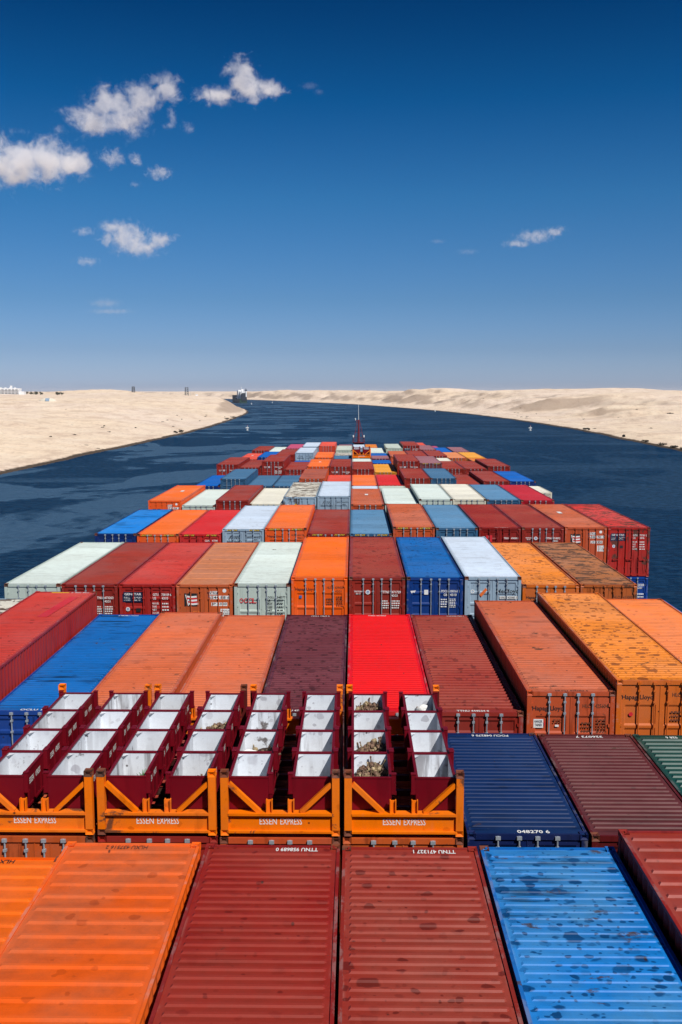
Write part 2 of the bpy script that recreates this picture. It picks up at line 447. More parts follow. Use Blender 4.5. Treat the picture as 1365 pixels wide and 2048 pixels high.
# ---------------------------------------------------------------- paints of the containers
K = {}
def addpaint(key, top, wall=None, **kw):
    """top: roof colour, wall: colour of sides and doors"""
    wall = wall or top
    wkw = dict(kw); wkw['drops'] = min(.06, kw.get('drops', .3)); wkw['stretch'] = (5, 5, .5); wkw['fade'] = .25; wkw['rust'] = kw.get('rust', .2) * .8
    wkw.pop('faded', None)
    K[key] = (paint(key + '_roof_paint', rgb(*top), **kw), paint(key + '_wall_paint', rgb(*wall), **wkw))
F_ = lambda *a: rgb(*a)
addpaint('orange_dusty', (238, 96, 20), (240, 98, 12), faded=F_(200, 108, 70), fade=.75, drops=.2, rust=.05, streaks=.2)
addpaint('orange', (240, 106, 14), (240, 92, 8), fade=.2, drops=.12, rust=.02, streaks=.15)
addpaint('orange_clean', (240, 112, 40), (235, 88, 22), fade=.35, drops=.12, rust=.1, streaks=.15)
addpaint('orange_light', (242, 126, 46), (226, 100, 24), fade=.35, drops=.3, rust=.2, streaks=.25)
addpaint('amber', (232, 132, 34), (205, 100, 26), fade=.4, drops=.85, rust=.22, streaks=.3)
addpaint('yellow', (232, 160, 50), (214, 140, 40), fade=.3, drops=.2, rust=.15)
addpaint('red_dark', (150, 36, 27), (140, 26, 20), faded=F_(158, 66, 52), fade=.6, drops=.34, rust=.14, streaks=.25)
addpaint('red_brown', (154, 52, 40), (146, 40, 28), faded=F_(166, 84, 68), fade=.6, drops=.5, rust=.16, streaks=.2)
addpaint('brick', (158, 55, 40), (146, 34, 24), fade=.55, drops=.22, rust=.16, streaks=.35)
addpaint('maroon', (104, 46, 54), (84, 28, 34), faded=F_(122, 66, 74), fade=.6, drops=.95, rust=.02, streaks=.3)
addpaint('maroon_dull', (98, 44, 46), (90, 22, 24), faded=F_(112, 66, 66), fade=.6, drops=.25, rust=.2, streaks=.45)
addpaint('scarlet', (232, 14, 20), (216, 12, 16), faded=F_(216, 34, 32), fade=.12, drops=.06, rust=0, streaks=.05)
addpaint('red', (198, 62, 52), (164, 34, 28), fade=.35, drops=.38, rust=.18, streaks=.3)
addpaint('red_rusty', (208, 54, 46), (178, 36, 28), fade=.4, drops=.3, rust=.82, streaks=.9)
addpaint('crimson', (190, 36, 52), (178, 26, 40), fade=.15, drops=.06, rust=.03, streaks=.15)
addpaint('red_plain', (214, 42, 44), (196, 34, 34), fade=.25, drops=.08, rust=.08, streaks=.15)
addpaint('coral', (230, 84, 62), (214, 70, 44), fade=.4, drops=.2, rust=.2, streaks=.35)
addpaint('salmon', (216, 108, 66), (200, 88, 48), fade=.4, drops=.22, rust=.28, streaks=.3)
addpaint('sienna', (200, 98, 58), (192, 80, 40), fade=.45, drops=.34, rust=.34, streaks=.5)
addpaint('tan', (226, 138, 84), (196, 92, 48), fade=.4, drops=.24, rust=.22, streaks=.2)
addpaint('brown', (172, 104, 56), (186, 94, 40), fade=.5, drops=.3, rust=.84, streaks=.9)
addpaint('rust_orange', (196, 86, 44), (196, 86, 30), fade=.5, drops=.36, rust=.45, streaks=.6)
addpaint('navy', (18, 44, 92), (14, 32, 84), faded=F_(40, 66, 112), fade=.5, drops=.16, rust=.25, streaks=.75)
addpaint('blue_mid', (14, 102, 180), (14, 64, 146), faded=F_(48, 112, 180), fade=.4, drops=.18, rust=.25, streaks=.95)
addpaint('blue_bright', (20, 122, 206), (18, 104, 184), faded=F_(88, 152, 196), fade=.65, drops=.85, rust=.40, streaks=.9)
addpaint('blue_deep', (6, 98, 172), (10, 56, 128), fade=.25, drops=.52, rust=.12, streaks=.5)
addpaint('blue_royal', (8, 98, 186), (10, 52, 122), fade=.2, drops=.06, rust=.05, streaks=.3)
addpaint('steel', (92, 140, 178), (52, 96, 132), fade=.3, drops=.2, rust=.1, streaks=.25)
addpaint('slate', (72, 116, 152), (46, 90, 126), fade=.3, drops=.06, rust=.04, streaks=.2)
addpaint('green', (12, 74, 64), (8, 60, 52), fade=.3, drops=.08, rust=.05, streaks=.3, spec=.55)
addpaint('white', (214, 226, 220), (188, 202, 192), faded=F_(196, 202, 192), fade=.35, drops=.05, rust=.1, streaks=.25)
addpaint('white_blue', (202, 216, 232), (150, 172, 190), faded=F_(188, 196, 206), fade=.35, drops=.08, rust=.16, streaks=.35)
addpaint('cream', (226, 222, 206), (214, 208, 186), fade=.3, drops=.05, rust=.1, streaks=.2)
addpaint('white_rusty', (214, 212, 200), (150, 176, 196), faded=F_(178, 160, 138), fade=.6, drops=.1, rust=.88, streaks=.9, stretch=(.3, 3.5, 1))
addpaint('white_grey', (196, 206, 196), (190, 200, 180), faded=F_(170, 176, 160), fade=.5, drops=.1, rust=.3, streaks=.4)
addpaint('pink', (196, 80, 116), (110, 34, 52), fade=.3, drops=.06, rust=.05)
addpaint('mauve', (156, 104, 112), (120, 60, 66), fade=.3, drops=.1, rust=.1)
GALV = plain('galvanised_steel', (.42, .47, .52, 1), .42, .35, .4, 9)
RUSTY = paint('worn_casting_paint', rgb(120, 62, 40), fade=.5, drops=0, rust=.7, streaks=.4)
INK_W = plain('white_lettering', (.80, .80, .78, 1), .6, 0, .25, 30)
INK_K = plain('black_lettering', (.012, .012, .014, 1), .6, 0, .1, 30)
INK_D = plain('faded_dark_lettering', (.15, .045, .02, 1), .6, 0, .4, 30)
NAVYP = plain('navy_panel', (.008, .014, .05, 1), .5, 0, .2, 8)
REDP = plain('red_emblem', (.62, .02, .03, 1), .5, 0, .15, 12)
ORGP = plain('orange_sticker', (.75, .16, .03, 1), .5, 0, .15, 12)
YELP = plain('yellow_stripe', (.78, .50, .03, 1), .5, 0, .2, 12)
BLUP = plain('blue_sticker', (.05, .14, .40, 1), .5, 0, .2, 12)
INKS = [INK_W, INK_K, INK_D, NAVYP, REDP, ORGP, YELP, BLUP]
WHT, BLK, DRK, NVY, RED, ORG, YEL, BLU = range(8)

# ---------------------------------------------------------------- container meshes (origin: bottom middle of the door end)
HW = 1.219
ROOF_KIND = {'std': (.209, .10, .026), 'wide': (.395, .11, .034), 'fine': (.209, .10, .017), 'flat': (1.21, .06, .012), 'deep': (.27, .13, .034)}
_cache = {}
def roof_mesh(L, h, kind):
    key = ('roof', L, h, kind)
    if key in _cache: return _cache[key]
    pitch, rid, dep = ROOF_KIND[kind]
    mb = MB(); y0, y1 = .30, L - .30
    n = int((y1 - y0) / pitch); pitch = (y1 - y0) / n
    ys, zs = [.065], [0]
    for i in range(n):
        a = y0 + i * pitch
        fr = dep * 1.05
        for dy, z in ((0, 0), (pitch - rid, 0), (pitch - rid + fr, 1), (pitch - .022, 1)):
            ys.append(a + dy); zs.append(z)
    ys += [y1, L - .065]; zs += [0, 0]
    xs = [-1.165, -1.08, -1.045, -.35, .35, 1.045, 1.08, 1.165]; fx = [0, 0, 1, 1, 1, 1, 0, 0]
    Z = dict(zip([round(y, 5) for y in ys], zs)); FX = dict(zip(xs, fx))
    mb.grid(xs, ys, lambda x, y: (x, y, h - .030 + dep * Z[round(y, 5)] * FX[x]))
    me = mb.mesh('roof')
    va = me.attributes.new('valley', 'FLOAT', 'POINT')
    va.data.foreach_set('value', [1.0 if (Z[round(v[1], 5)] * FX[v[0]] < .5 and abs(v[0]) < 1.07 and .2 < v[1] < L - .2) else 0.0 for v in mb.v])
    _cache[key] = me; return me

def body_mesh(L, h):
    key = ('body', L, h)
    if key in _cache: return _cache[key]
    mb = MB()
    for s in (-1, 1):
        x0, x1 = sorted((s * (HW - .06), s * (HW - .004)))
        mb.box(x0, x1, .16, L - .16, h - .072, h - .006)                 # top rail
        mb.box(x0, x1, .16, L - .16, .02, .16)                        # bottom rail
        for y0, y1 in ((.012, .15), (L - .15, L - .012)):              # corner posts
            a, b = sorted((s * (HW - .13), s * (HW - .006))); mb.box(a, b, y0, y1, .118, h - .118)
        # corrugated side
        n = int((L - .30) / .278); p = (L - .30) / n; ys = [.15]; ds = [0]
        for i in range(n):
            a = .15 + i * p
            for dy, d in ((.07, 0), (.135, .036), (.205, .036), (p, 0)): ys.append(a + dy); ds.append(d)
        D = dict(zip([round(y, 5) for y in ys], ds))
        mb.grid(ys, [.15, h - .07], lambda y, z: (s * (HW - .016 - D[round(y, 5)]), y, z), flip=(s < 0))
    mb.box(-HW + .17, HW - .17, .02, .075, h - .128, h - .010)           # header over the doors
    mb.box(-HW + .10, HW - .10, .02, .12, .03, .16)                     # sill
    mb.box(-HW + .10, HW - .10, L - .10, L - .03, .03, h - .012)         # closed end
    mb.box(-HW + .10, HW - .10, .12, L - .10, .10, .16)                   # floor
    _cache[key] = mb.mesh('body'); return _cache[key]

DOOR_STYLE = {'panel': (.62, 3), 'ribs': (.16, 5), 'wide': (.30, 4), 'plain': (0, 0)}
def door_mesh(s, h, style):
    key = ('door', s, h, style)
    if key in _cache: return _cache[key]
    mb = MB(); y = .052
    xa, xb = (-HW + .135, -.012) if s < 0 else (.012, HW - .135)
    z0, z1 = .165, h - .132
    top, n = DOOR_STYLE[style]
    mb.box(xa, xb, y + .034, y + .06, z0, z1)
    if n == 0:
        mb.box(xa, xb, y, y + .033, z0, z1)
        mb.box(xa + .30, xa + .32, y - .008, y, z0 + .02, z1 - .02); mb.box(xb - .32, xb - .30, y - .008, y, z0 + .02, z1 - .02)
    else:
        mx = .10
        zs = [z0, z0 + .07]; ds = [0, 0]
        zt = h - max(top, .16) - .05; span = (zt - zs[-1]) / n
        zb = zs[-1]
        for i in range(n):
            a = zb + i * span
            for dz, d in ((.03, 0), (.085, 1), (span - .10, 1), (span - .035, 0)): zs.append(a + dz); ds.append(d)
        zs += [zt, z1]; ds += [0, 0]
        zz = [zs[0]]; dd = [ds[0]]
        for a, b in zip(zs[1:], ds[1:]):
            if a > zz[-1] + 1e-4: zz.append(a); dd.append(b)
        D = dict(zip([round(a, 5) for a in zz], dd))
        xs = [xa, xa + mx, xa + mx + .03, xb - mx - .03, xb - mx, xb]; FX = dict(zip(xs, (0, 0, 1, 1, 0, 0)))
        mb.grid(xs, zz, lambda x, z: (x, y + .03 * D[round(z, 5)] * FX[x], z))
    for z in (z0 + .2, z0 + .8, z0 + 1.45, z1 - .25):                       # hinges
        a, b = sorted((s * (HW - .175), s * (HW - .02))); mb.box(a, b, y - .035, y - .001, z - .045, z + .045)
    if s > 0: mb.box(-.012, .012, y - .012, y + .02, z0, z1)               # gasket strip over the joint
    _cache[key] = mb.mesh('door'); return _cache[key]

def bar_mesh(x, h):
    key = ('bar', x, h)
    if key in _cache: return _cache[key]
    mb = MB(); y = .012
    mb.tube((x, y, .10), (x, y, h - .045), .019, n=8)
    for z in (.13, h - .085): mb.box(x - .05, x + .05, y - .03, y + .05, z - .035, z + .035)     # cam keepers
    for z in (.55, 1.15, h - .62, h - .30): mb.box(x - .035, x + .035, y - .025, y + .045, z - .028, z + .028)
    s = -1 if x in (-.60, .20) else 1
    mb.bar((x, y - .03, 1.02), (x + s * .30, y - .03, .98), .04, .018)                       # handle
    mb.box(min(x + s * .26, x + s * .32), max(x + s * .26, x + s * .32), y - .02, y + .04, .93, 1.03)
    _cache[key] = mb.mesh('locking_bar'); return _cache[key]

def casting_mesh():
    if 'cast' in _cache: return _cache['cast']
    bm = bmesh.new()
    bmesh.ops.create_cube(bm, size=1)
    for v in bm.verts: v.co = Vector((v.co.x * .162, v.co.y * .178, v.co.z * .118))
    bm.faces.ensure_lookup_table()
    for f in [f for f in bm.faces]:
        n = f.normal.copy()
        bmesh.ops.inset_region(bm, faces=[f], thickness=.030)
        bmesh.ops.translate(bm, verts=list(f.verts), vec=-n * .040)
    me = bpy.data.meshes.new('corner_casting'); bm.to_mesh(me); bm.free()
    _cache['cast'] = me; return me

# ---------------------------------------------------------------- lettering
def glyph_mesh(s, bold):
    key = ('txt', s, bold)
    if key in _cache: return _cache[key]
    cu = bpy.data.curves.new('lettering', 'FONT'); cu.body = s; cu.size = 1; cu.resolution_u = 2
    cu.offset = .018 if bold else .004
    o = bpy.data.objects.new('lettering', cu); COL.objects.link(o)
    me = bpy.data.meshes.new_from_object(o.evaluated_get(bpy.context.evaluated_depsgraph_get()))
    bpy.data.objects.remove(o); bpy.data.curves.remove(cu)
    v = np.array([tuple(q.co) for q in me.vertices]); f = [tuple(p.vertices) for p in me.polygons]
    lo, hi = v.min(0), v.max(0); v = v - lo; size = np.maximum(hi - lo, 1e-3)
    bpy.data.meshes.remove(me)
    _cache[key] = (v, f, size); return _cache[key]

class Marks:
    """gathers lettering, panels and emblems that lie on one face; fn maps face coordinates (u, v, lift) to the thing's space"""
    def __init__(self, fn): self.mb = MB(); self.fn = fn
    def text(self, s, u, v, w, hgt, ink=WHT, bold=True, lift=.004):
        g, f, sz = glyph_mesh(s, bold)
        k = len(self.mb.v)
        self.mb.v += [tuple(self.fn(u + q[0] / sz[0] * w, v + q[1] / sz[1] * hgt, lift)) for q in g]
        self.mb.f += [tuple(k + i for i in q) for q in f]; self.mb.m += [ink] * len(f)
    def rect(self, u, v, w, hgt, ink=WHT, lift=.002):
        self.poly(((u, v), (u + w, v), (u + w, v + hgt), (u, v + hgt)), ink, lift)
    def poly(self, pts, ink=WHT, lift=.002):
        self.mb.face([self.fn(a, b, lift) for a, b in pts], ink)
    def disc(self, u, v, r, ink=WHT, lift=.002, n=20, rv=None):
        self.poly([(u + r * math.cos(2 * math.pi * i / n), v + (rv or r) * math.sin(2 * math.pi * i / n)) for i in range(n)], ink, lift)
    def ring(self, u, v, r, r2, ink=WHT, lift=.002, n=20):
        c = lambda i, q: (u + q * math.cos(2 * math.pi * i / n), v + q * math.sin(2 * math.pi * i / n))
        for i in range(n): self.poly((c(i, r), c(i + 1, r), c(i + 1, r2), c(i, r2)), ink, lift)
    def lines(self, u, v, w, hgt, n, ink=WHT, seed=1):
        """fine print too small to read: broken strokes"""
        r = random.Random(seed); st = hgt / n
        for i in range(n):
            x = 0
            while x < w - .02:
                q = min(r.uniform(.03, .09), w - x)
                self.rect(u + x, v + hgt - (i + .75) * st, q, st * .5, ink); x += q + r.uniform(.015, .035)
    def build(self, parent, name='lettering'):
        if not self.mb.v: return None
        return link(name, self.mb.mesh(name), INKS, parent)

# ---------------------------------------------------------------- one container
def container(x, y, ztop, L, h, look, key, label, roof='std', style='ribs', bars='galv', hazard=None, marks=None, rear=None, front=None, side=None, detail=True, group=None, streak=True):
    rm, wmat = K[key]
    t = thing('shipping_container', label, 'container', (x, y, ztop - h), group)
    t.rotation_euler.z = random.uniform(-.0014, .0014)
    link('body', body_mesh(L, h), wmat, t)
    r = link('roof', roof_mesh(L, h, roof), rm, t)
    doors = {}
    for s in (-1, 1):
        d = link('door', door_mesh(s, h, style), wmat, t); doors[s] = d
        for bx in ((-.60, -.17) if s < 0 else (.20, .60)):
            link('locking_bar', bar_mesh(bx, h), GALV if bars == 'galv' else wmat, d)
    for sx in (-1, 1):
        for cy in (.089, L - .089):
            for cz in ((h - .059, .059) if detail else (h - .059,)):
                if not detail and cy > 1: continue
                c = link('corner_casting', casting_mesh(), RUSTY if bars == 'galv' and random.random() < .6 else wmat, t)
                c.location = (sx * (HW - .081), cy, cz)
    face = lambda u, v, l: (u - HW, .050 - l, h - v)
    if marks:
        # marks come with u from the left edge and v measured DOWN from the top edge
        class Down(Marks):
            def text(self, s, u, v, w, hgt, **k): Marks.text(self, s, u, -(v + hgt), w, hgt, **k)
            def poly(self, pts, ink=WHT, lift=.002): Marks.poly(self, [(a, -b) for a, b in pts][::-1], ink, lift)
        ms = {q: Down(lambda u, v, l: (u - HW, .050 - l, h + v)) for q in (-1, 1)}
        marks(ms[-1], ms[1])
        for q in (-1, 1): ms[q].build(doors[q])
    if hazard:
        hz = MB()
        for q0, q1 in ((-.95, -.35), (.35, .95)):
            yv = .018; za, zb = h - .115, h - .030; n = 7; st = (q1 - q0) / n
            for i in range(n):
                a = q0 + i * st
                hz.face([(a, yv, za), (a + st * .5, yv, za), (a + st * .5 + .05, yv, zb), (a + .05, yv, zb)], YEL)
                hz.face([(a + st * .5, yv, za), (a + st, yv, za), (a + st + .05, yv, zb), (a + st * .5 + .05, yv, zb)], BLK)
        link('hazard_stripes', hz.mesh('hazard_stripes'), INKS, t)
    zr = h - .026
    if rear:   # number on the roof at the far end, upside down seen from the doors
        s, ink, w, off = rear
        m = Marks(lambda u, v, l: (-u, L - .10 - v * -1 - .17, zr + l))
        m = Marks(lambda u, v, l: (off - u, L - .11 - v, zr + l))
        m.text(s, 0, 0, w, .14, ink=ink); m.build(r)
    if front:
        s, ink, w, off = front
        m = Marks(lambda u, v, l: (off + u, .11 + v, zr + l))
        m.text(s, 0, 0, w, .14, ink=ink); m.build(r)
    if side: side(t, r, L, h)
    return t

# emblems seen on the doors
def flag(m, u, v, w, hgt):
    m.rect(u, v, w, hgt, BLK, .002)
    m.poly([(u + w * .07, v + hgt * .12), (u + w * .13, v + hgt * .10), (u + w * .33, v + hgt * .93), (u + w * .27, v + hgt * .95)], WHT, .004)
    for i in range(5):
        a = v + hgt * (.17 + i * .135); dx = w * .035 * i
        m.poly([(u + w * .17 + dx, a), (u + w * .50 + dx, a + hgt * .05), (u + w * .90 + dx * .7, a + hgt * .01), (u + w * .90 + dx * .7, a + hgt * .145), (u + w * .50 + dx, a + hgt * .185), (u + w * .17 + dx, a + hgt * .135)], RED if i % 2 else WHT, .004)
def genstar(m, u, v, w, hgt):
    m.rect(u, v, w, hgt, NVY, .002)
    m.text('GENSTAR', u + w * .10, v + hgt * .10, w * .82, hgt * .22, ink=WHT)
    m.lines(u + w * .08, v + hgt * .45, w * .32, hgt * .45, 3, WHT, 3); m.lines(u + w * .56, v + hgt * .45, w * .36, hgt * .45, 3, WHT, 4)
def sails(m, u, v, w, hgt, ink=BLK):
    m.lines_ = None
    def seg(a, b, t=.018):
        d = Vector((b[0] - a[0], b[1] - a[1])); nrm = Vector((-d.y, d.x)).normalized() * t / 2
        m.poly([(a[0] + nrm.x, a[1] + nrm.y), (b[0] + nrm.x, b[1] + nrm.y), (b[0] - nrm.x, b[1] - nrm.y), (a[0] - nrm.x, a[1] - nrm.y)], ink, .003)
    P = lambda a, b: (u + a * w, v + b * hgt)
    for a, b in (((0, .95), (.28, .1)), ((.28, .1), (.34, .95)), ((0, .95), (.34, .95)), ((.14, .95), (.28, .1)), ((.40, .95), (.40, .3)), ((.48, .95), (.48, .1)), ((.56, .1), (.56, .95)), ((.56, .95), (.82, .95)), ((.56, .1), (.82, .95)), ((.66, .1), (.66, .6)), ((.72, .1), (1, .95)), ((.88, .95), (1, .95)), ((.72, .1), (.88, .95))):
        seg(P(*a), P(*b))
def swoosh(m, u, v, w, hgt, ink):
    m.poly([(u, v + hgt * .72), (u + w * .22, v + hgt), (u + w * .42, v + hgt * .82), (u + w, v + hgt * .24), (u + w * .78, v), (u + w * .55, v + hgt * .22)], ink, .003)
def lloyd(m, u, v, w, ink=BLK): m.text('Hapag-Lloyd', u, v, w, w * .20, ink=ink)
def seal(m, u, v, r=.10):
    m.disc(u, v, r, WHT, .002); m.ring(u, v, r * .62, r * .40, BLU, .004); m.rect(u - r * .16, v - r * .3, r * .32, r * .6, BLU, .004)
def two(s1, s2, n1, n2, u, v, ink, h1=.11):
    def f(m):
        m.text(s1, u, v, .34, h1, ink=ink); m.text(n1, u + .50, v, .46, h1, ink=ink)
        if s2: m.text(s2, u + .12, v + h1 * 1.6, .20, h1, ink=ink)
        if n2: m.text(n2, u + .50, v + h1 * 1.6, .28, h1, ink=ink)
    return f

# ---------------------------------------------------------------- what stands in each row of the deck cargo
def colx(k): return -0.23 + 2.5 * (k - 5.5)
ORD = ['nearest', 'second', 'third', 'fourth', 'fifth', 'sixth', 'seventh', 'eighth', 'ninth', 'tenth', 'eleventh', 'twelfth', 'thirteenth', 'fourteenth']
HI, LO = 2.896, 2.591
c_ = dict
# col, drop of the roof below the camera, look, paint, options; 'lab' replaces the label made from look and neighbours
def mk_num(s1, n1, s2=None, n2=None, u=1.40, v=.5, ink=WHT):
    return lambda a, b: two(s1, s2, n1, n2, u, v, ink)(b)
def tri(n, v=.58, u=1.45):
    def f(a, b):
        a.text('TRITON', .22, v, .36, .075); a.lines(.30, v + .11, .2, .06, 1, WHT, 2); seal(a, .82, v + .06)
        b.text('TTNU', u, v, .33, .11); b.text(n, u + .40, v, .50, .11); b.text('42G1', u + .40, v + .16, .26, .10)
        b.lines(1.38, v + .40, .34, .40, 4, WHT, 5); b.lines(1.86, v + .40, .34, .40, 4, WHT, 6)
    return f
def hapag(num, n2=None, v=.46, u=1.55, extra=None):
    def f(a, b):
        lloyd(a, .16, v, .86)
        b.text(num, u, v - .06, .80, .115, ink=DRK)
        if n2: b.text(n2, u + .36, v + .11, .28, .10, ink=DRK)
        b.lines(1.52, v + .44, .30, .34, 3, DRK, 7); b.lines(1.95, v + .36, .28, .5, 6, DRK, 8)
        if extra: extra(a, b)
    return f
def nyk(l1, l2, l3, fv=.40):
    def f(a, b):
        flag(a, .33, fv, .60, .58); a.rect(.70, 1.18, .28, .20, ORG); a.lines(.73, 1.20, .20, .14, 2, BLK, 3)
        b.disc(2.08, .28, .085)
        for s, u, v, w in ((l1, 1.39, .30, .40), (l2, 1.39, .50, .92), (l3, 1.52, .80, .66)):
            b.rect(u - .02, v, w + .04, .155, WHT, .002); b.text(s, u, v + .015, w, .125, ink=BLK, lift=.005)
        b.rect(1.90, 1.08, .42, .34, WHT, .002); b.lines(1.94, 1.12, .34, .26, 4, BLK, 9)
    return f
def gen(l1, l2, v=.35):
    def f(a, b):
        genstar(a, .13, v, .90, .45); seal(a, .36, v + .76, .09); a.rect(.72, v + .72, .20, .16, BLK)
        b.text(l1[0], 1.46, v + .06, .25, .11); b.text(l1[1], 1.84, v + .06, .42, .11)
        b.text(l2[0], 1.46, v + .22, .14, .11); b.text(l2[1], 1.84, v + .22, .28, .11)
        for i, (p, q) in enumerate((('MAX.GR.', 3), ('TARE', 4), ('NET', 5), ('CU.CAP.', 6))):
            b.text(p, 1.42, v + .46 + .14 * i, .30 if len(p) > 4 else .2, .085); b.lines(1.86, v + .45 + .14 * i, .30, .12, 1, WHT, q)
    return f
def oocl(a, b):
    for q, (ch, u) in enumerate((('O', .22), ('O', .42), ('C', .60), ('L', .79))): a.text(ch, u, .64, .18, .22, ink=RED)
    b.text('OOLU', 1.44, .55, .30, .10, ink=BLK); b.text('548377 9', 1.86, .55, .46, .10, ink=BLK)
    b.text('LR', 1.44, .69, .15, .10, ink=BLK); b.text('4319', 1.86, .69, .26, .10, ink=BLK)
    for i, p in enumerate(('MGW', 'TARE', 'NET', 'CUBE')):
        b.text(p, 1.44, .83 + .15 * i, .22, .09, ink=BLK); b.lines(1.86, .82 + .15 * i, .28, .11, 1, BLK, i)
def pocu(a, b):
    a.poly([(.16, .60), (.40, .58), (.34, .68), (.26, .66), (.22, .72)], WHT); a.rect(.76, .55, .17, .21)
    b.text('POCU', 1.50, .55, .28, .11); b.text('100161 7', 1.88, .55, .44, .11)
    b.text('GB', 1.60, .71, .15, .11); b.text('4310', 1.88, .71, .28, .11)
    b.lines(1.48, .92, .28, .42, 4, WHT, 2); b.lines(1.86, .92, .26, .42, 6, WHT, 3)
def nedl(ink, num):
    def f(a, b):
        a.ring(.34, .64, .085, .05, WHT); swoosh(a, .64, .48, .34, .40, ink)
        b.text('Nedlloyd', 1.38, .52, .94, .25, ink=BLK); b.rect(1.52, .84, .78, .13, WHT); b.text(num, 1.56, .86, .70, .09, ink=BLK, lift=.005)
    return f
def alianca(num):
    def f(a, b):
        sails(a, .26, .34, .86, .44); b.text('GATU', 1.42, .42, .30, .10, ink=BLK); b.text(num, 1.82, .42, .50, .10, ink=BLK); b.text('4561', 1.82, .58, .28, .10, ink=BLK)
    return f
def hanger(a, b):
    a.rect(.20, .80, .27, .25, WHT); a.text('HANGER', .225, .83, .22, .075, ink=NVY, lift=.005); a.text('TAINER', .235, .93, .20, .075, ink=NVY, lift=.005)
    a.lines(.74, .79, .22, .14, 2, DRK, 1); a.rect(.80, .96, .10, .06, WHT)
    a.poly([(.49, .80), (.53, .92), (.49, 1.05)], RED)
def blue_rail(t, r, L, h):
    mb = MB(); mb.box(HW + .004, HW + .07, .2, L - .2, h - .10, h - .03)
    link('top_rail', mb.mesh('top_rail'), BLUP, t)['label'] = 'bright blue rail along the right top edge'
def roof_patch(t, r, L, h):
    mb = MB(); z = h + .004
    mb.face([(.25, 7.6, z), (.62, 7.6, z), (.78, 11.1, z), (.42, 11.1, z)])
    link('paint_patch', mb.mesh('paint_patch'), K['red_plain'][0], r)
def white_square(q):
    def f(t, r, L, h):
        mb = MB(); z = h + .004; mb.face([(-.12 + q, L * .55, z), (.14 + q, L * .55, z), (.14 + q, L * .55 + .9, z), (-.12 + q, L * .55 + .9, z)])
        link('white_panel', mb.mesh('white_panel'), INK_W, r)
    return f
def yellow_strip(t, r, L, h):
    mb = MB(); z = h - .024; mb.face([(-.55, L - .28, z), (.15, L - .28, z), (.15, L - .10, z), (-.55, L - .10, z)])
    link('yellow_strip', mb.mesh('yellow_strip'), YELP, r); roof_patch(t, r, L, h)

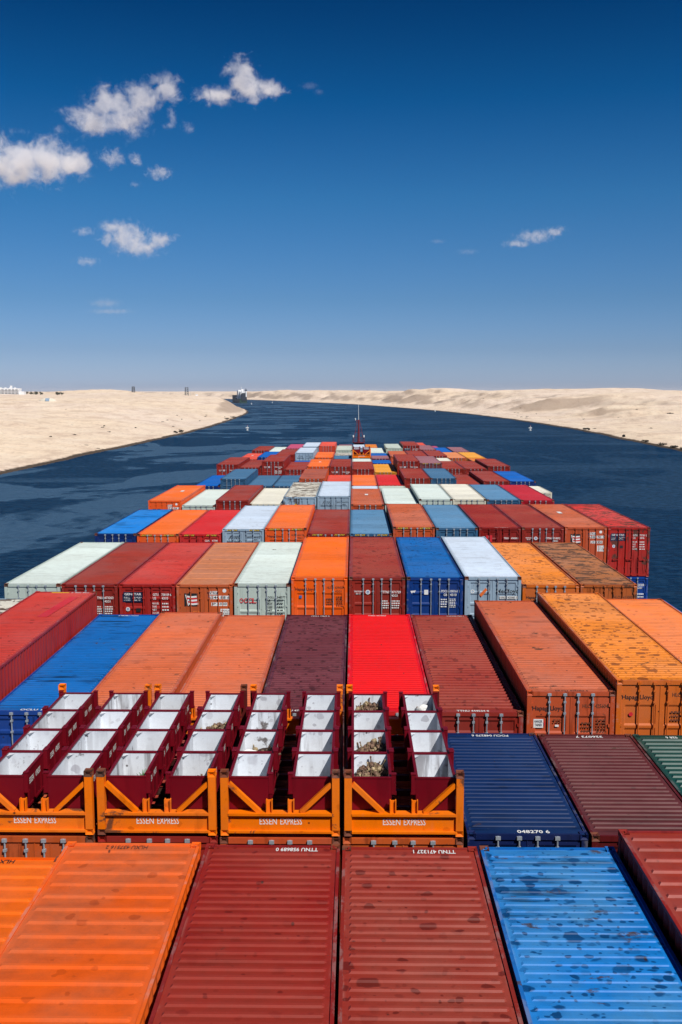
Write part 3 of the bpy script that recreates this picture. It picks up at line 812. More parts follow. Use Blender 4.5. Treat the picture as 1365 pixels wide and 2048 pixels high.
ROWS = [
 ('A', 5.11, 12.19, LO, [
  (3, 8.45, 'bright orange', 'orange', c_(roof='wide', rear=('HLXU 437468 0', BLK, .95, .34), lab='bright orange container lowest at the bottom left corner of the photo')),
  (4, 8.17, 'dusty orange', 'orange_dusty', c_(roof='wide', rear=('HLXU 437516 2', DRK, .76, .28), h=HI, lab='dusty orange container in the nearest row, wide ridges and faded dark number')),
  (5, 8.19, 'dark red', 'red_dark', c_(h=HI, rear=('TTNU 958689 0', WHT, .76, .82), hz_r=1, lab='dark red container in the nearest row beside the dusty orange one')),
  (6, 8.21, 'red-brown spotted', 'red_brown', c_(rear=('TTNU 471327 1', WHT, .76, .82), lab='spotted red container in the nearest row touching the bright blue stained one')),
  (7, 8.21, 'bright blue', 'blue_bright', c_(roof='fine', lab='bright blue container with rust stains and dark drop marks on its roof')),
  (8, 7.87, 'red', 'brick', c_(h=HI, hz_r=1, roof='wide', lab='red container at the bottom right, black shaded side facing the blue one')),
 ]),
 ('B', 19.2, 6.06, LO, [
  (7, 8.88, 'navy', 'navy', c_(roof='fine', rear=('POCU 048270 6', WHT, .95, .5), front=('048270 6', WHT, .66, -.19), lab='short navy blue container beside the orange racks, white number on both roof ends')),
  (8, 8.88, 'maroon', 'maroon_dull', c_(rear=('326073 7', WHT, .70, .44), lab='short dull maroon container between the navy and the dark green ones')),
  (9, 8.90, 'dark green', 'green', c_(roof='deep', rear=('028 6', WHT, .3, -.1), lab='dark green container with shiny ridges at the right edge')),
  (3, 8.97, 'orange-brown', 'rust_orange', c_(style='plain', lab='rusty orange container carrying the leftmost orange rack')),
  (4, 8.97, 'dark red', 'brick', c_(lab='dark red container under the second orange rack from the left')),
  (5, 8.97, 'rusty', 'sienna', c_(lab='orange-brown container under the third orange rack from the left')),
  (6, 8.97, 'rusty', 'rust_orange', c_(lab='orange-brown container under the rightmost orange rack')),
 ]),
 ('C', 26.84, 12.19, LO, [
  (0, 8.22, 'white stained', 'white_rusty', c_(lab='dirty white container behind the bright red one at the left edge')),
  (1, 7.93, 'red', 'red', c_(h=HI, side=yellow_strip, rear=('738 200 3', WHT, .7, .95), lab='tall red container at the left edge with ribbed sunlit side and yellow roof strip')),
  (2, 8.86, 'blue', 'blue_mid', c_(roof='std', rear=('OCLU 148780 2', WHT, .8, .4), front=('OCLU 148780 2', WHT, 1.25, -.4), lab='streaked blue container to the right of the tall red one at left')),
  (3, 8.76, 'salmon', 'salmon', c_(roof='std', lab='salmon orange container bordering the streaked blue one, dark scuffs on roof')),
  (4, 8.88, 'salmon', 'salmon', c_(roof='std', lab='salmon orange container bordering the spotted maroon one, slightly lower than its twin')),
  (5, 8.86, 'maroon', 'maroon', c_(rear=('0 47901 TTNU', WHT, .72, .5), front=('XXU 479', WHT, .5, -.5), lab='maroon container densely spotted with dark drops beside the vivid scarlet one')),
  (6, 8.84, 'scarlet', 'scarlet', c_(rear=('028194 TRLU', WHT, .7, .25), front=('028194', WHT, .42, .35), lab='vivid clean scarlet red container, the brightest red roof')),
  (7, 8.85, 'dark red', 'red_brown', c_(rear=('TTNU 444534 0', WHT, .7, .9), front=('TTNU 444534 0', WHT, .9, -.62), roof='deep', lab='dark red ridged container right of the vivid scarlet one')),
  (8, 8.25, 'orange-brown', 'sienna', c_(style='panel', rust_=1, marks=hapag('HLCU 425604 4', None, .42, 1.55, hanger), front=('HLCU 425604 4', DRK, .9, -.4), lab='orange-brown container with a white sign on its door and black lettering')),
  (9, 7.93, 'amber', 'amber', c_(h=HI, style='panel', bars='own', marks=hapag('HLCU 412085 1', None, .42, 1.55, lambda a, b: a.disc(.42, .98, .06, RED)), lab='amber orange container with a heavily spotted roof and small red emblem')),
  (10, 8.17, 'orange', 'orange_light', c_(side=blue_rail, lab='orange container at the right edge with a blue rail, right of the amber one')),
 ]),
 ('D', 42.4, 12.19, LO, [
  (0, 8.31, 'white', 'white', c_(style='panel', lab='white container at the far left of the fourth row, open water beside it')),
  (1, 8.31, 'brick red', 'brick', c_(marks=tri('473203 4', .55), lab='plain brick red container between the white one and the navy panelled red one')),
  (2, 8.31, 'red', 'red', c_(marks=gen(('GSTU', '738109 6'), ('US', '4310')), bars='own', lab='spotted red container with navy door panel, left of the tan flag-door one')),
  (3, 8.31, 'tan', 'tan', c_(roof='flat', style='plain', bars='own', marks=nyk('NYKU', '6544 88 6', 'JP 4300'), lab='tan orange container with striped flag emblem and dark scuffs on its roof')),
  (4, 8.28, 'white', 'white', c_(style='panel', marks=oocl, lab='white container with bold red lettering on its left door')),
  (5, 7.98, 'orange', 'orange', c_(h=HI, style='panel', marks=hapag('HLXU 439450 3', '42G1', .46, 1.54, lambda a, b: a.rect(.34, .80, .12, .13, BLU)), lab='bright orange container with black lettering, right of the red-lettered white one')),
  (6, 7.98, 'dark red', 'red_brown', c_(h=HI, marks=tri('471729 8', .60), lab='dark red container between the bright orange and deep blue ones in mid photo')),
  (7, 7.98, 'deep blue', 'blue_deep', c_(h=HI, marks=pocu, lab='deep blue container with drop-spotted roof and small white square on its door')),
  (8, 7.96, 'pale', 'white_blue', c_(h=HI, roof='std', marks=nedl(ORG, 'KNLU 425085 5'), lab='pale blue-white container with an orange swoosh on its door')),
  (9, 8.28, 'amber', 'amber', c_(style='panel', marks=hapag('HLXU 420011 7', None, .50), lab='bright amber container between the pale blue-white one and the rusty brown one')),
  (10, 8.27, 'brown', 'brown', c_(style='plain', bars='own', marks=lambda a, b: (lloyd(a, .16, .48, .86), b.text('HLCU 413000', 1.45, .50, .8, .14, ink=DRK)), lab='rust-stained brown container at the right end of its row, before the blue one')),
 ]),
 ('E', 57.6, 12.19, LO, [
  (0, 8.26, 'blue', 'blue_bright2', c_(lab='bright blue container at the left end of the fifth row beside the water')),
  (1, 8.29, 'orange', 'orange_clean', c_(hazard=1, style='panel')),
  (2, 8.29, 'bright red', 'red_plain', c_(hazard=1, bars='own', marks=lambda a, b: (b.text('CLHU', 1.48, .34, .34, .11), b.text('417040 2', 1.90, .34, .42, .11)))),
  (3, 7.99, 'pale grey', 'white_blue', c_(h=HI, hazard=1, bars='own', marks=alianca('041072 1'), lab='pale grey container with outlined sails emblem, left of the orange black-lettered one')),
  (4, 7.93, 'orange', 'orange_clean', c_(h=HI, hazard=1, style='panel', marks=hapag('HLXU 404112 5', '4561', .42), lab='orange container with black lettering, right of the pale grey sails-emblem one')),
  (5, 8.25, 'dark brick red', 'brick', c_(hazard=1, roof='fine')),
  (6, 8.25, 'steel blue', 'steel', c_(hazard=1, roof='fine')),
  (7, 7.85, 'sienna orange', 'sienna', c_(h=HI, hazard=1)),
  (8, 7.90, 'steel blue', 'steel', c_(h=HI, roof='fine', front=('TRIU 520417 0', WHT, .8, -.3))),
  (9, 7.87, 'dark red', 'red_dark', c_(h=HI, bars='own', front=('TRIU 474000 0', WHT, .8, -.3), marks=lambda a, b: (a.rect(.42, .46, .36, .40, RED), a.text('i', .56, .52, .05, .28, lift=.005), b.text('TRIU', 1.46, .58, .28, .11), b.text('474000 0', 1.88, .58, .44, .11)))),
  (10, 7.87, 'dull red', 'red_brown', c_(h=HI, marks=tri('718072 4', .58))),
  (11, 7.85, 'salmon', 'sienna', c_(h=HI, style='plain', bars='own', side=white_square(-.1), marks=nyk('NYKU', '638270 5', 'US 4300'), lab='sienna container with striped flag emblem next to the rusted red one at right end')),
  (12, 7.85, 'rusted red', 'red_rusty', c_(h=HI, style='plain', bars='own', marks=gen(('GSTU', '737561 2'), ('US', '4376'), .35), lab='rust-blotched red container at the right end, navy panel on its door')),
 ]),
 ('F', 72.9, 12.19, LO, [
  (0, 8.0, 'orange', 'orange_clean', c_(h=HI, style='plain', bars='own', side=white_square(.1), marks=nyk('NYKU', '623104 2', 'JP 4300', .62), lab='tall orange container at the left end of the sixth row')),
  (1, 8.34, 'white', 'white', c_(style='panel')),
  (2, 7.97, 'brick red', 'brick', c_(h=HI)),
  (3, 8.23, 'white', 'cream', c_(style='panel')),
  (4, 7.71, 'rusty white', 'white_rusty', c_(h=HI, bars='own', style='plain', marks=nedl(YEL, 'KNLU 425071 0'), lab='white container with brown rust streaks and yellow swoosh on its door')),
  (5, 7.64, 'pale', 'white_blue', c_(h=HI, roof='fine', style='panel', bars='own', marks=alianca('041073 0'), lab='pale blue-white container with outlined sails emblem, right of the rust-streaked one')),
  (6, 8.26, 'sienna', 'sienna', c_(side=white_square(0), roof='fine')),
  (7, 8.2, 'white', 'white', c_(style='panel')),
  (8, 7.86, 'white', 'white', c_(h=HI, style='panel')),
  (9, 7.86, 'cream', 'cream', c_(h=HI, style='panel')),
  (10, 7.89, 'steel blue', 'steel', c_(h=HI, roof='fine')),
  (11, 7.92, 'crimson', 'crimson', c_(h=HI, lab='crimson container at the right end of the sixth row')),
 ]),
 ('G', 86.4, 6.06, LO, [
  (6, 8.72, 'pale', 'white_blue', c_(lab='pale container, only a thin strip showing in front of the orange roof')),
  (7, 8.72, 'white', 'white_grey', c_(lab='whitish container, a thin strip showing in front of the red roof')),
  (12, 8.72, 'white', 'cream', c_(lab='short white container jutting out right of the crimson one, by the water')),
 ]),
 ('H', 94.1, 12.19, LO, [
  (0, 8.9, 'dark blue', 'blue_royal', c_(lab='low royal blue container at the left end of the eighth row')),
  (1, 8.22, 'grey-blue', 'slate', c_(h=HI, roof='fine', marks=lambda a, b: (flag(a, .15, .95, .5, .5), b.text('NYKU 4', 1.4, 1.02, .7, .14)), lab='tall slate blue container standing above its left neighbours, side in sun')),
  (2, 8.9, 'slate blue', 'slate', c_(roof='fine')),
  (3, 8.9, 'slate blue', 'slate', c_(roof='fine')),
  (4, 8.19, 'sienna', 'sienna', c_(h=HI, roof='flat', lab='tall orange-brown container with a seam across its roof, behind the rust-streaked one')),
  (5, 8.86, 'coral', 'coral', c_(roof='fine')),
  (6, 8.84, 'amber', 'orange_clean', c_()),
  (7, 8.81, 'coral red', 'red_plain', c_()),
  (8, 8.14, 'brick red', 'red_brown', c_(h=HI)),
  (9, 8.14, 'slate blue', 'slate', c_(h=HI, roof='fine')),
  (10, 8.8, 'brick red', 'brick', c_()),
  (11, 8.42, 'dark red', 'brick', c_()),
  (12, 8.43, 'royal blue', 'blue_royal', c_(h=HI, lab='royal blue container at the right end of the eighth row')),
 ]),
 ('I', 109.8, 12.19, LO, [
  (0, 8.0, 'dark red', 'brick', c_(h=HI, marks=tri('470113 8', .62), lab='tall dark red container at the left end, right side in sun')),
  (1, 8.33, 'dark red', 'brick', c_(lab='low dark red container tucked between two taller ones with white door marks')),
  (2, 7.67, 'dark red', 'brick', c_(h=HI, marks=tri('471950 0', .58), lab='tallest dark red container in the left part, its sunlit side showing')),
  (3, 8.56, 'dark red', 'brick', c_()),
  (4, 8.22, 'orange', 'orange_clean', c_(h=HI, side=white_square(0))),
  (5, 8.22, 'dull red', 'red_brown', c_(h=HI, marks=tri('472206 5', .58))),
  (6, 8.5, 'dull red', 'red_brown', c_()),
  (7, 8.83, 'yellow', 'yellow', c_(lab='yellow container in a shaded slot beside the tall red block')),
  (8, 7.62, 'brick red', 'brick', c_(h=HI, marks=tri('471384 2', .62), lab='tall brick red container beside the yellow one, pale roof edge')),
  (9, 7.84, 'dusty red', 'mauve', c_(hazard=1, h=HI)),
  (10, 8.44, 'dull red', 'red_brown', c_()),
  (11, 8.44, 'dull red', 'brick', c_()),
  (12, 8.16, 'dark red', 'brick', c_(h=HI, lab='dark red container at the right end just behind the royal blue one')),
 ]),
 ('T', 124.0, 6.06, LO, [
  (3, 8.95, 'blue', 'blue_royal', c_(lab='blue container, a thin strip between the white tower and the dark red roof')),
  (6, 8.72, 'white', 'white', c_(lab='white container, a thin strip below the distant orange rack')),
  (7, 8.87, 'blue', 'blue_royal', c_(lab='blue container strip just behind the yellow roof')),
  (10, 8.6, 'white', 'cream', c_(lab='small white roof patch between dark red containers, right part')),
  (12, 8.62, 'orange', 'amber', c_(lab='small amber roof patch left of the last dark red container')),
 ]),
 ('J', 130.6, 12.19, LO, [
  (0, 8.8, 'coral', 'coral', c_(side=white_square(-.1))),
  (1, 8.56, 'royal blue', 'blue_royal', c_()),
  (2, 8.2, 'dark red', 'brick', c_(h=HI)),
  (3, 7.97, 'white', 'white_blue', c_(h=HI, style='panel', bars='own', marks=alianca('041201 4'), lab='tall white container with grey emblem, left of the distant orange pair')),
  (4, 8.6, 'amber orange', 'orange_clean', c_()),
  (5, 8.76, 'pale blue', 'slate', c_(L=6.06, lab='small slate blue container left of the distant orange rack')),
  (5, 8.72, 'grey white', 'white_rusty', c_(L=6.06, dy=6.5, lab='dirty white container left of the distant orange rack')),
  (7, 8.72, 'mauve', 'mauve', c_(L=6.06, lab='mauve container strip right of the distant orange rack')),
  (7, 8.8, 'blue', 'blue_royal', c_(L=6.06, dy=6.5, lab='blue strip right of the distant rack, behind the mauve one')),
  (8, 8.45, 'sienna', 'sienna', c_(lab='orange-brown container partly hidden behind the tall brick red block')),
  (9, 8.4, 'dark red', 'brick', c_()),
  (10, 8.36, 'dull red', 'brick', c_()),
  (11, 8.62, 'salmon', 'tan', c_()),
  (12, 8.62, 'yellow tan', 'yellow', c_(lab='sandy yellow container at the right end near the bow')),
 ]),
 ('K', 148.0, 12.19, LO, [
  (0, 8.7, 'dark red', 'brick', c_(h=HI, lab='dark red container at the left end near the bow')),
  (1, 8.85, 'white', 'white', c_()),
  (2, 8.4, 'pink', 'pink', c_(lab='pink container near the bow')),
  (3, 8.11, 'white', 'white_blue', c_(h=HI)),
  (4, 8.03, 'orange', 'coral', c_(h=HI, style='panel')),
  (5, 8.63, 'cream', 'white_grey', c_(style='panel')),
  (7, 9.0, 'white', 'white', c_()),
  (8, 8.33, 'off-white', 'white_grey', c_(style='panel', h=HI)),
  (9, 7.96, 'red', 'brick', c_(h=HI, marks=gen(('GSTU', '731'), ('US', '4310'), .40), lab='tall red container with navy door panel near the bow')),
  (10, 8.55, 'maroon', 'mauve', c_()),
  (11, 8.92, 'royal blue', 'blue_royal', c_()),
  (12, 8.85, 'mauve', 'mauve', c_(lab='mauve red container at the right end near the bow')),
 ]),
 ('L', 166.0, 12.19, LO, [
  (5, 9.4, 'dull pink', 'mauve', c_(lab='mauve container peeping over the cream one left of the mast')),
  (10, 9.05, 'coral', 'coral', c_(side=white_square(0), lab='coral container behind the tall red navy-panelled one at the bow')),
  (11, 9.65, 'pink', 'pink', c_(lab='pinkish container showing as a sliver behind the blue one near the bow')),
 ]),
 ('N', 200.0, 12.19, LO, [
  (6, 11.2, 'pale blue', 'white_blue', c_(lab='pale blue container directly below the mast platform')),
  (7, 11.15, 'orange', 'amber', c_(lab='amber container at the bow, right of the pale blue one below the mast')),
 ]),
]
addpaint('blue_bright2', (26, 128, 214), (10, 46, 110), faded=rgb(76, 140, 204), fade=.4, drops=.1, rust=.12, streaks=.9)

def article(look): return look
row_bottom = {}
for ri, (bay, Y0, Lb, hb, items) in enumerate(ROWS):
    cols = sorted((it[0], it[2]) for it in items)
    low = 0
    for col, H, look, key, op in items:
        op = dict(op); h = op.get('h', hb); L = op.get('L', Lb)
        lab = op.get('lab')
        if not lab:
            lf = [l for c, l in cols if c == col - 1]; rt = [l for c, l in cols if c == col + 1]
            if lf and rt: lab = f"{look} container between the {lf[0]} and {rt[0]} ones, {ORD[ri]} row"
            elif lf: lab = f"{look} container at the right of the {lf[0]} one, {ORD[ri]} row"
            elif rt: lab = f"{look} container at the left of the {rt[0]} one, {ORD[ri]} row"
            else: lab = f"{look} container standing alone in the {ORD[ri]} row"
        jx = random.uniform(-.012, .012); jy = random.uniform(-.03, .03)
        kw = {k: op[k] for k in ('roof', 'style', 'bars', 'hazard', 'marks', 'rear', 'front', 'side') if k in op}
        t = container(colx(col) + jx, Y0 + jy + op.get('dy', 0), 38 - H, L, h, look, key, lab, detail=(ri < 6), group='containers stacked on the deck', **kw)
        if op.get('hz_r'):   # yellow and black stripes on the far header, seen from above
            hz = MB(); z = h - .022
            for q0, q1 in ((-.80, -.18), (.32, .95)):
                n = 8; st = (q1 - q0) / n
                for i in range(n):
                    a = q0 + i * st
                    hz.face([(a, L - .10, z), (a + st * .5, L - .10, z), (a + st * .5 + .03, L - .045, z), (a + .03, L - .045, z)], YEL)
                    hz.face([(a + st * .5, L - .10, z), (a + st, L - .10, z), (a + st + .03, L - .045, z), (a + st * .5 + .03, L - .045, z)], BLK)
            link('hazard_stripes', hz.mesh('hazard_stripes'), INKS, t)
        low = max(low, H + h)
    row_bottom[bay] = low
container(colx(12), 57.6, 38 - 7.85 - HI - .02, 12.19, LO, 'blue', 'blue_mid', 'blue container beneath the rust-blotched red one at the right end', style='ribs',
          marks=lambda a, b: (a.lines(.3, .5, .5, .5, 3, WHT, 2), b.text('POCU', 1.30, .42, .34, .14), b.text('520308 1', 1.80, .42, .5, .14), b.text('4261', 1.80, .60, .3, .12), b.lines(1.4, .95, .8, .5, 3, WHT, 3)), group='containers stacked on the deck')
row_bottom['E'] = 38 - (38 - 7.85 - HI - .02 - LO)

# ---------------------------------------------------------------- the ship under the cargo
ship = thing('container_ship', 'container ship under the stacks, its dark red foremast standing at the bow', 'ship', (1.02, 0, 0))
HULLP = plain('hull_paint', (.012, .018, .03, 1), .5, 0, .3, .5)
DECKP = plain('deck_paint', (.05, .012, .012, 1), .7, 0, .4, .8)
DARKS = plain('blocker_dark', (.014, .010, .010, 1), .7, 0, .3, 1)
REDST = plain('mast_red_paint', (.16, .012, .02, 1), .5, 0, .3, 3)
def half(y): return 16.3 if y < 160 else 16.3 * max(0, 1 - ((y - 160) / 76) ** 2.2)
mb = MB(); ys = [-70, 0, 60, 120, 160, 172, 184, 196, 208, 218, 226, 232, 235.5]
DZ = 15.5
for s in (-1, 1):
    mb.grid(ys, [0, 1], lambda y, q: (s * (half(y) * (.62 + .38 * q if y > 160 else 1)), y - (0 if q else (max(0, y - 160) * .12)), -2 + q * (DZ + 2)), flip=s > 0)
link('hull', mb.mesh('hull'), HULLP, ship)
mb = MB(); mb.grid([-1, 1], ys, lambda q, y: (q * (half(y) - .02), y, DZ - .06)); link('deck', mb.mesh('deck'), DECKP, ship)
for bay, Y0, Lb, hb, items in ROWS:
    cs = [it[0] for it in items]
    if bay == 'N': cs = [5, 8]
    x0 = colx(min(cs)) - 1.2 - 1.02; x1 = colx(max(cs)) + 1.2 - 1.02
    zt = 38 - row_bottom[bay] - .03
    mb = MB(); mb.box(x0, x1, Y0 + .12, Y0 + Lb - .12, DZ - .1, zt)
    link('light_blocker', mb.mesh('light_blocker'), DARKS, ship)  # unseen block added to stop light and views through under the stacks
# foremast
fm = link('foremast', (lambda m: (m.tube((0, 218, DZ), (0, 218, 27.0), .42, .30, 12), m.tube((0, 218, 27.0), (0, 218, 31.9), .30, .14, 12), m.mesh('foremast'))[-1])(MB()), REDST, ship)
mb = MB()
mb.tube((0, 218, 25.7), (0, 218, 26.9), .35, 1.30, 16); mb.tube((0, 218, 26.9), (0, 218, 27.0), 1.36, 1.36, 16)
link('platform', mb.mesh('platform'), REDST, fm)
mb = MB()
for i in range(16):
    a, b = (2 * math.pi * q / 16 for q in (i, i + 1))
    P = lambda t, z: (1.33 * math.cos(t), 218 + 1.33 * math.sin(t), z)
    mb.tube(P(a, 27), P(a, 28.05), .022, n=5); mb.tube(P(a, 28.05), P(b, 28.05), .022, n=5); mb.tube(P(a, 27.5), P(b, 27.5), .018, n=5)
link('railing', mb.mesh('railing'), REDST, fm)
for sx in (-1, 1):
    mb = MB(); mb.bar((sx * 1.2, 218, 27.0), (sx * .25, 218, 31.5), .10); mb.bar((sx * .75, 218, 29.1), (0, 218, 29.1), .06)
    link('stay', mb.mesh('stay'), REDST, fm)
    mb = MB(); mb.tube((sx * 1.15, 217.6, 28.1), (sx * 1.15, 217.6, 28.55), .14, n=10); link('deck_lamp', mb.mesh('deck_lamp'), INK_W, fm)
mb = MB(); mb.bar((-.55, 218, 31.7), (.3, 218, 31.7), .14); mb.tube((-.5, 218, 31.7), (-.5, 218, 31.2), .05); link('crosstree', mb.mesh('crosstree'), REDST, fm)
mb = MB(); mb.tube((-.66, 218, 31.75), (-.74, 218, 32.25), .07, .12, 8); link('mast_lamp', mb.mesh('mast_lamp'), INK_W, fm)
mb = MB(); mb.tube((0, 218, 31.9), (-.05, 218, 35.2), .05, .03, 6); link('antenna', mb.mesh('antenna'), INK_W, fm)

# ---------------------------------------------------------------- orange racks with bins of lashing gear
RACKP = paint('rack_orange_paint', rgb(250, 122, 2), fade=.12, drops=.2, rust=.50, streaks=.3, stretch=(3, 3, .6))
RACKM = paint('rack_maroon_paint', rgb(96, 26, 22), fade=.3, drops=.1, rust=.5, streaks=.3)
BASEM = paint('rack_floor_shade_paint', rgb(64, 26, 20), fade=.3, drops=.1, rust=.6, streaks=.4)  # base darkened to paint in the deep shade between the bins
BINP = paint('bin_maroon_paint', rgb(112, 8, 24), faded=rgb(134, 30, 42), fade=.25, drops=.1, rust=.04, streaks=.25, stretch=(4, 4, .6))
BINW = paint('bin_white_lining', rgb(232, 238, 246), faded=rgb(196, 194, 194), fade=.4, drops=.3, rust=.42, streaks=.8, stretch=(4, 4, .4))
LOCKM = plain('rusty_twistlock_steel', (.22, .13, .085, 1), .7, .1, .8, 14, .5)
LOCKB = plain('brassy_twistlock_steel', (.40, .30, .17, 1), .55, .2, .7, 14, .4)
HEAPM = plain('heap_steel', (.035, .018, .012, 1), .9, 0, .5, 10, .5)
RACK_Z = 38 - 8.95 + .02
POST_TOP = 38 - 7.59
def post_mesh(zl, zh):
    mb = MB(); mb.box(-.075, .075, -.085, .085, zl + .118, zh - .118); return mb
def rack(col, Y, label, maroon_rear, L=6.06, scale_top=POST_TOP, base=None):
    z0 = RACK_Z if base is None else base
    ht = scale_top - z0
    t = thing('bin_rack', label, 'rack', (colx(col), Y, z0), 'orange flat racks carrying bins')
    mb = MB()
    for s in (-1, 1): mb.box(min(s * 1.19, s * 1.03), max(s * 1.19, s * 1.03), .18, L - .18, .12, .32)     # side sills
    for k in range(1, 7): mb.box(-1.03, 1.03, k * L / 7 - .05, k * L / 7 + .05, .14, .27)               # cross members
    mb.box(-.85, -.45, .25, L - .25, .27, .33); mb.box(.45, .85, .25, L - .25, .27, .33)
    link('base_frame', mb.mesh('base_frame'), BASEM, t)
    for yi, yy in enumerate((.09, L - .09)):
        for s in (-1, 1):
            m_ = RACKM if (yi == 1 and maroon_rear == s) else RACKP
            p = link('corner_post', post_mesh(0, ht).mesh('corner_post'), m_, t); p.location = (s * 1.125, yy, 0)
            for cz in (.059, ht - .059):
                c = link('corner_casting', casting_mesh(), RACKP if random.random() < .6 else RUSTY, p); c.location = (0, 0, cz)
        f = -1 if yi == 0 else 1
        mb = MB()
        mb.box(-1.05, 1.05, yy - .03, yy + .03, .10, .42)
        mb.box(-1.05, 1.05, yy - .10, yy + .10, .42, .47); mb.box(-1.05, 1.05, yy - .10, yy + .08, .055, .10)
        b = link('end_beam', mb.mesh('end_beam'), RACKP, t)
        if yi == 0:
            m = Marks(lambda u, v, l: (u, yy - .03 - l, v))
            m.text('ESSEN', -.42, .215, .35, .135, bold=False); m.text('EXPRESS', .00, .215, .44, .135, bold=False); m.build(b)
        for s in (-1, 1):
            mb = MB(); mb.bar((s * 1.04, yy, ht * .80), (s * .42, yy, .47), .09, .10)
            link('brace', mb.mesh('brace'), RACKP, t)
            mb = MB(); q = s * .22
            mb.box(q - .055, q + .055, yy - .01, yy + .03, .47, .72); mb.box(q - .065, q - .045, yy - .06, yy + .03, .47, .74); mb.box(q + .045, q + .065, yy - .06, yy + .03, .47, .74)
            link('bracket', mb.mesh('bracket'), RACKP, t)
    # feet on the container below
    mb = MB()
    for s in (-1, 1): mb.tube((s * 1.125, .09, -.02), (s * 1.125, .09, .02), .06, n=8); mb.tube((s * 1.125, L - .09, -.02), (s * 1.125, L - .09, .02), .06, n=8)
    link('twistlock_foot', mb.mesh('twistlock_foot'), RACKM, t)
    return t

BL, BH, BW = 1.44, .80, .80
def bin_body():
    if 'bin' in _cache: return _cache['bin']
    mb = MB(); w = BW / 2; T = .022
    mb.box(-w, -w + T, T, BL - T, .02, BH); mb.box(w - T, w, T, BL - T, .02, BH)
    mb.box(-w, w, 0, T, .02, BH); mb.box(-w, w, BL - T, BL, .02, BH)
    mb.box(-w + T, w - T, T, BL - T, .02, .045)
    r = .045                                                             # rolled rim
    mb.box(-w - .014, -w + r, -.012, BL + .012, BH, BH + .030); mb.box(w - r, w + .014, -.012, BL + .012, BH, BH + .030)
    mb.box(-w + r, w - r, -.012, r - .012, BH, BH + .028); mb.box(-w + r, w - r, BL - r + .012, BL + .012, BH, BH + .028)
    for y in (.30, .72, 1.14): mb.box(w, w + .018, y - .02, y + .02, .08, BH - .16); mb.box(-w - .018, -w, y - .02, y + .02, .08, BH - .16)
    mb.box(w, w + .02, .02, BL - .02, .05, .10); mb.box(-w - .02, -w, .02, BL - .02, .05, .10)
    _cache['bin'] = mb.mesh('bin'); return _cache['bin']
def bin_lining():
    if 'lin' in _cache: return _cache['lin']
    mb = MB(); w = BW / 2 - .022; a = .0; T = .022; e = .003
    mb.face([(-w + e, T + e, .05), (w - e, T + e, .05), (w - e, BL - T - e, .05), (-w + e, BL - T - e, .05)])
    mb.face([(-w + e, BL - T - e, .05), (w - e, BL - T - e, .05), (w - e, BL - T - e, BH - .004), (-w + e, BL - T - e, BH - .004)])
    mb.face([(w - e, T + e, .05), (-w + e, T + e, .05), (-w + e, T + e, BH - .004), (w - e, T + e, BH - .004)])
    mb.face([(-w + e, T + e, .05), (-w + e, BL - T - e, .05), (-w + e, BL - T - e, BH - .004), (-w + e, T + e, BH - .004)])
    mb.face([(w - e, BL - T - e, .05), (w - e, T + e, .05), (w - e, T + e, BH - .004), (w - e, BL - T - e, BH - .004)])
    _cache['lin'] = mb.mesh('lining'); return _cache['lin']
def gusset_mesh(s):
    k = ('gus', s)
    if k in _cache: return _cache[k]
    mb = MB(); w = BW / 2 - .026; y = BL - .026; z = BH - .03
    A, B, C = (s * w, y, z), (s * (w - .13), y, z), (s * w, y - .16, z); D = (s * w, y, z - .10)
    for f in ((A, B, C), (A, D, B), (A, C, D), (B, D, C)): mb.face(f)
    _cache[k] = mb.mesh('gusset'); return _cache[k]
def lug_mesh():
    if 'lug' in _cache: return _cache['lug']
    mb = MB(); mb.box(-.045, .045, -.045, .045, -.34, .075); mb.box(-.06, .06, -.03, .03, -.36, -.30)
    mb.box(-.055, .055, -.055, .055, .075, .092)
    _cache['lug'] = mb.mesh('lifting_lug'); return _cache['lug']
_binmarks = {}
def lashing_bin(x, y, z, label):
    t = thing('lashing_bin', label, 'bin', (x, y, z), 'open bins for lashing gear')
    b = link('bin_body', bin_body(), BINP, t); link('lining', bin_lining(), BINW, t)
    link('gusset', gusset_mesh(-1), BINW, t)
    for s in (-1, 1):
        for yy in (.05, BL - .05):
            l = link('lifting_lug', lug_mesh(), BINP, t); l.location = (s * (BW / 2 + .048), yy, BH)
    if 'bm' not in _cache:
        m = Marks(lambda u, v, l: (BW / 2 + l, u, v))
        m.text('ESSEN', .36, .50, .30, .13); m.text('EXPRESS', .72, .50, .38, .13)
        _cache['bm'] = m.mb.mesh('lettering')
    link('lettering', _cache['bm'], INKS, b)
    return t
def twistlock_mesh():
    if 'tl' in _cache: return _cache['tl']
    mb = MB()
    mb.box(-.055, .055, -.045, .045, -.022, .022)
    mb.tube((0, 0, .022), (0, 0, .060), .036, .034, 8); mb.tube((0, 0, .060), (0, 0, .095), .050, .018, 8)
    mb.tube((0, 0, -.022), (0, 0, -.060), .036, .034, 8); mb.tube((0, 0, -.060), (0, 0, -.095), .050, .018, 8)
    mb.bar((.04, 0, 0), (.17, .03, .01), .018); mb.tube((.155, .03, .01), (.19, .035, .012), .020, n=6)
    _cache['tl'] = mb.mesh('twistlock'); return _cache['tl']

